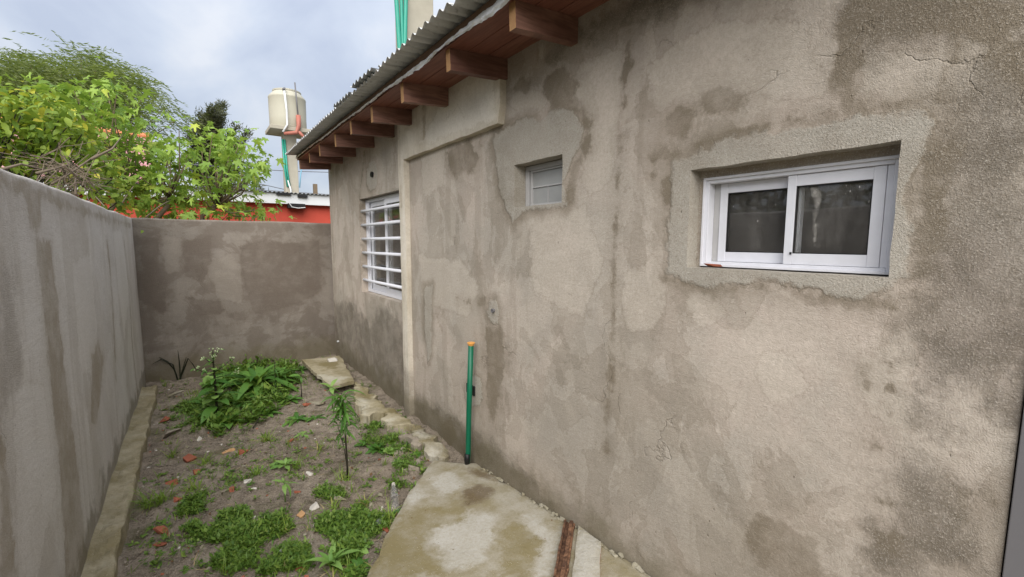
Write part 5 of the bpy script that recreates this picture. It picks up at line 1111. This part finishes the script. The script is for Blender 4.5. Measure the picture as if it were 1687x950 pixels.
for (px, py, Y) in wtops:
    T = onY(px, py, Y); s = min(forks, key=lambda a_: np.linalg.norm(a_-T)); wt.tube([s, (s+T)/2+[0, 0, -.3], T], [.05, .03, .01], 5, cap=False)
    dens = 0.45 if px > 210 else 1.0
    for k in range(int(60*dens)):
        b0 = T+np.array([g.gauss(0, .30), g.gauss(0, .35), g.gauss(0, .24)]); dr_ = Vector((g.uniform(.3, 1.0), g.uniform(-.3, .3), g.uniform(-.55, .30))).normalized(); L = g.uniform(.35, .8)
        for j in range(11):
            t = j/11; c_ = Vector(b0)+dr_*L*t+Vector((0, 0, -.28*t*t)); ld = (dr_+Vector((g.gauss(0, .35), g.gauss(0, .35), g.gauss(-.15, .3)))).normalized(); l = g.uniform(.10, .18); sd_ = ld.cross(Vector((g.gauss(0, 1), g.gauss(0, 1), g.gauss(0, 1)))).normalized()*0.017
            wf.add([c_, c_+ld*l*.5+sd_, c_+ld*l, c_+ld*l*.5-sd_], [(0, 1, 2, 3)])
wt.build('trunk', M['bark'], wil, smooth=True); o = wf.build('foliage', M['willow'], wil); o['kind'] = 'stuff'
# dark conifer
CB = np.array([1.0, 24.0, -0.1]); con = thing('conifer_tree', tuple(CB), 'dark spiky conifer behind the fig tree', 'tree')
ct = MB(); cf = MB(); ct.tube([CB, CB+[0.05, 0, 4.5], CB+[0, 0, 7.2]], [.16, .10, .03], 8)
tips = [(350, 178), (332, 190), (325, 205), (365, 188), (366, 172), (388, 210), (408, 218), (375, 235), (345, 225), (318, 230), (330, 255), (360, 262), (395, 270), (320, 280), (345, 300), (375, 300), (402, 300), (310, 260), (340, 205), (358, 215), (390, 240), (348, 245), (428, 312), (400, 322), (335, 235), (312, 215), (345, 190), (356, 230)]
for i, (px, py) in enumerate(tips):
    T = onY(px, py, 24+g.uniform(-.8, .8)); base_ = CB+np.array([0, 0, max(1.0, T[2]+CAMH*0-0.1-0.45*abs(T[0]-CB[0])-.5)]); N_ = 14; P = [base_+(T-base_)*t+np.array([0, 0, -.18*math.sin(t*math.pi)]) for t in np.linspace(0, 1, N_)]; ct.tube(P[::3]+[P[-1]], .02, 4, cap=False)
    for j in range(2, N_):
        for k in range(46):
            c_ = Vector(P[j]+np.array([g.gauss(0, .11), g.gauss(0, .11), g.gauss(0, .09)])); ld = (Vector(T-base_).normalized()*0.8+Vector((g.gauss(0, .7), g.gauss(0, .7), g.gauss(.1, .6)))).normalized(); l = g.uniform(.16, .38)*(1.15-.5*j/N_); sd_ = ld.orthogonal().normalized()*.030
            cf.add([c_+sd_, c_+ld*l, c_-sd_], [(0, 1, 2)])
ct.build('trunk', M['dark_stem'], con); o = cf.build('foliage', M['conifer'], con); o['kind'] = 'stuff'
# second low hedge mass so the far lots do not end in a bare plain
hd = MB(); hb = np.array([-3, 30.0, 0])
for k in range(9000):
    x = g.uniform(-22, 16); z = abs(g.gauss(0, 1.0))*0.9+0.1; c_ = Vector((x, 30+g.gauss(0, .6), min(z, 2.4+0.3*math.sin(x*1.7)))); d1 = Vector((g.gauss(0, 1), g.gauss(0, 1), g.gauss(0, 1))).normalized()*.16; d2 = d1.orthogonal().normalized()*.09; hd.add([c_-d1, c_+d2, c_+d1, c_-d2], [(0, 1, 2, 3)])
tag(hd.build('far_hedge', M['conifer']), 'dark hedge far behind the neighbouring houses', 'hedge', kind='stuff')

# garden hedge of the next lot, left of the yard wall (the windows mirror it)
hd = MB()
for k in range(7000):
    y = g.uniform(-3, 4.6); z = g.uniform(.1, 1)**.7*(2.75+0.35*math.sin(y*2.1)+0.2*math.sin(y*5)); c_ = Vector((-3.2+g.gauss(0, .33), y, z)); d1 = Vector((g.gauss(0, 1), g.gauss(0, 1), g.gauss(0, 1))).normalized()*.07; d2 = d1.orthogonal().normalized()*.035; hd.add([c_-d1, c_+d2, c_+d1, c_-d2], [(0, 1, 2, 3)])
tag(hd.build('garden_hedge', M['conifer']), 'dark dense hedge in the next lot beyond the left wall', 'hedge', kind='stuff')

# red neighbour house
YR = 10.0; red = thing('neighbour_house', (0.6, YR, -0.1), 'red house with white fascia under a corrugated roof beyond the far wall', 'house')
MB().box((-1.6, YR, -0.12), (4.2, YR+1.6, 2.37)).build('wall', M['red_wall'], red)
zf0, zf1 = 2.345, 2.555
MB().box((-1.9, YR-0.14, zf0), (4.4, YR-0.10, zf1)).build('fascia', M['white_paint'], red, bevel=0.004)
MB().box((-1.9, YR-0.099, zf0+0.02), (4.4, YR-0.002, zf0+0.04)).build('soffit', M['white_paint'], red)
n = 440; ys_ = np.linspace(-2.0, 4.5, n); V = [(x, yy, 2.572+0.03*(yy-YR)+0.011*math.sin(2*math.pi*x/.0762)) for yy in (YR-.2, YR+.7, YR+1.75) for x in ys_]; V2 = [(a_, b_, c_-.004) for a_, b_, c_ in V]
mb = MB(); mb.add(V, grid_faces(3, n, True)); mb.add(V2, grid_faces(3, n)); mb.add(V[:n]+V2[:n], [(i, i+1, n+i+1, n+i) for i in range(n-1)]); mb.build('roof_sheet', M['galv_dark'], red)
def at10(px, py, Y=YR-.15): return onY(px, py, Y)
p = at10(489, 337); mb = MB(); mb.box((p[0]-.17, YR-.20, p[2]-.075), (p[0]+.15, YR-.06, p[2]+.02)); mb.build('floodlight', M['black'], red, bevel=0.006)
P = [at10(475, 334), at10(480, 341), at10(490, 343), at10(502, 342)]; MB().tube([q-[0, .07, 0] for q in P], .008, 6).build('cable', M['pvc'], red)
for px, py, w in ((467, 319, .13), (498, 323, .09)):
    p = at10(px, py); MB().box((p[0]-w, YR-.19, p[2]-.025), (p[0]+w, YR-.1405, p[2]+.025)).build('bracket', M['black'], red)
# tank tower
YT = 12.0; tx = 2.08
tow = thing('tank_tower', (tx, YT, -0.1), 'slim concrete tower post carrying the cream tank behind the red house', 'tower')
MB().box((tx-.15, YT-.13, -.12), (tx+.14, YT+.13, 4.165)).build('post', M['concrete'], tow, bevel=0.01)
MB().box((tx-.45, YT-.42, 4.166), (tx+.46, YT+.42, 4.255)).build('platform', M['concrete'], tow, bevel=0.012)
MB().tube([(tx-.13, YT-.46, 5.02), (tx-.10, YT-.46, 4.6), (tx-.10, YT-.46, 4.28), (tx-.20, YT-.46, 4.10)], .022, 8).build('white_pipe', M['pvc'], tow, smooth=True)
MB().tube([(tx+.10, YT-.455, 5.25), (tx+.14, YT-.455, 4.4)], .016, 8).build('vent_pipe', M['grey_steel'], tow, smooth=True)
MB().tube([(tx+.14, YT-.46, 4.52), (tx+.14, YT-.47, 4.28), (tx+.08, YT-.48, 4.12), (tx-.18, YT-.44, 4.07)], [.055, .05, .045, .035], 8).build('orange_fitting', M['orange_pipe'], tow, smooth=True)
MB().tube([(tx+.12, YT-.475, 4.15), (tx+.24, YT-.46, 4.05), (tx+.25, YT-.44, 3.85)], [.04, .035, .02], 8).build('orange_elbow', M['orange_pipe'], tow, smooth=True)
for dx, k in ((-.17, 'teal_pipe'), (-.125, 'teal_pipe')): MB().tube([(tx+dx, YT-.155, 4.0), (tx+dx+.02, YT-.155, 3.3), (tx+dx+.06, YT-.155, 2.9)], .022, 6).build('hose', M[k], tow, smooth=True)
MB().tube([(tx-.10, YT-.155, 3.05), (tx-.05, YT-.16, 2.85), (tx-.02, YT-.16, 2.55)], .02, 6).build('white_hose', M['pvc'], tow, smooth=True)
MB().tube([(tx+.25, YT-.14, 3.55), (tx+.19, YT-.14, 3.2), (tx+.155, YT-.14, 2.9)], .014, 6).build('blue_hose', M['blue_pipe'], tow, smooth=True)
tank = thing('water_tank', (tx, YT, 4.256), 'cream plastic water tank with stepped lid on the slim tower', 'water tank')
mb = MB(); mb.lathe([(.395, 4.257), (.402, 4.27), (.398, 4.5), (.402, 4.7), (.402, 4.94), (.408, 4.955), (.40, 4.985), (.31, 5.09), (.30, 5.10)], 40, (tx, YT, 0)); mb.build('body', M['tank'], tank, smooth=True)
mb = MB(); mb.lathe([(.29, 5.101), (.31, 5.104), (.31, 5.135), (.27, 5.15), (.12, 5.165)], 32, (tx, YT, 0)); mb.build('lid', M['tank'], tank, smooth=False)
MB().tube([(tx-.13, YT-.31, 5.09), (tx-.11, YT-.38, 5.10), (tx-.13, YT-.44, 5.05)], .025, 8).build('inlet_valve', M['grey_steel'], tank)
# own tank tower of the house, right behind the roof
YC = 6.9; c0 = onY(667, 40, YC); c1 = onY(716, 10, YC)
own = thing('concrete_tower', (float(c0[0]+.2), YC+.2, -0.1), 'thick concrete column with green hoses rising behind the corrugated roof', 'tower')
xa, xb = float(c0[0]), float(c1[0]-0.02)
MB().box((xa, YC, -.12), (xb, YC+.4, 6.6)).build('column', M['concrete'], own, bevel=0.012)
MB().box((xa-.35, YC-.35, 6.601), (xb+.35, YC+.75, 6.72)).build('platform', M['concrete'], own)
for k, (pa, pb) in enumerate((((653, 0), (658, 76)), ((661, 0), (663, 70)), ((668.5, 0), (667, 66)))):
    a_ = onY(*pa, YC-.05); b_ = onY(*pb, YC-.05); d_ = (a_-b_); MB().tube([b_-d_*1.6, b_, a_, a_+d_*1.0], .034 if k != 1 else .026, 10).build('hose', M['teal_pipe'], own, smooth=True)
# tiled neighbour house behind the fig tree
YH = 13.5; th_ = thing('tiled_house', (-3.5, YH, -0.1), 'cream house with pink clay tile roof glimpsed through the fig tree', 'house')
MB().box((-9, YH+.3, -.12), (-.8, YH+5, 2.9)).build('wall', M['cream_wall'], th_)
mb = MB(); nr, nc = 15, 60
for r_ in range(nr):
    for c_ in range(nc):
        x = -9.2+c_*.142; y = YH+r_*.20; z = 2.93+r_*.105; jz = g.uniform(-.006, .006)
        arc = [(x+.071+.072*math.cos(t), .045*math.sin(t)) for t in np.linspace(0, math.pi, 5)]
        mb.add([(a_, y, z+b_+.022+jz) for a_, b_ in arc]+[(a_, y+.24, z+.118+b_+jz) for a_, b_ in arc], [(i, i+1, i+6, i+5) for i in range(4)]+[(0, 4, 3, 2, 1)])
o = mb.build('roof_tiles', M['tile'], th_); o['kind'] = 'stuff'
mb = MB(); mb.add([(-9.2, YH, 2.915), (-.75, YH, 2.915), (-.75, YH+nr*.2, 2.915+nr*.105), (-9.2, YH+nr*.2, 2.915+nr*.105)], [(0, 1, 2, 3)]); mb.build('roof_deck', M['brick_dark'], th_)
mb = MB(); zr = 2.95+nr*.105; mb.tube([(-9.2, YH+nr*.2, zr+.04), (-.75, YH+nr*.2, zr+.04)], .09, 10); mb.build('ridge', M['tile_o'], th_)
mb = MB(); mb.add([(-9.2, YH+nr*.2, zr), (-.75, YH+nr*.2, zr), (-.75, YH+5.3, 2.9), (-9.2, YH+5.3, 2.9)], [(0, 1, 2, 3)]); mb.build('rear_roof', M['brick_dark'], th_)
# utility post and wires
p = onY(519, 303, 16.0); b_ = MB(); b_.box((p[0]-.06, 15.94, -.12), (p[0]+.06, 16.06, p[2])); tag(b_.build('wooden_post', M['bark'], at=(float(p[0]), 16.0, -.12)), 'short weathered wooden post standing behind the red house roof', 'post')
for (q, lab) in (([(280, 268), (400, 277), (473, 281.5), (560, 284)], 'upper thin cable crossing the sky behind the cream tank tower'), ([(250, 302), (415, 312), (520, 318.5), (600, 325)], 'lower thin cable running just above the red house roof'), ([(330, 290), (430, 303), (470, 312), (560, 334)], 'faint slanting cable between the upper and lower cables')):
    P = [onY(x, y, 18.0) for x, y in q]; a_, z_ = P[0], P[-1]; P = [a_+(a_-P[1])*12]+P+[z_+(z_-P[-2])*6]; tag(MB().tube(P, .013, 5).build('overhead_cable', M['wire'], at=tuple(map(float, P[1]))), lab, 'cable', 'overhead cables')

for o in bpy.data.objects:
    if '_o' in o: del o['_o']
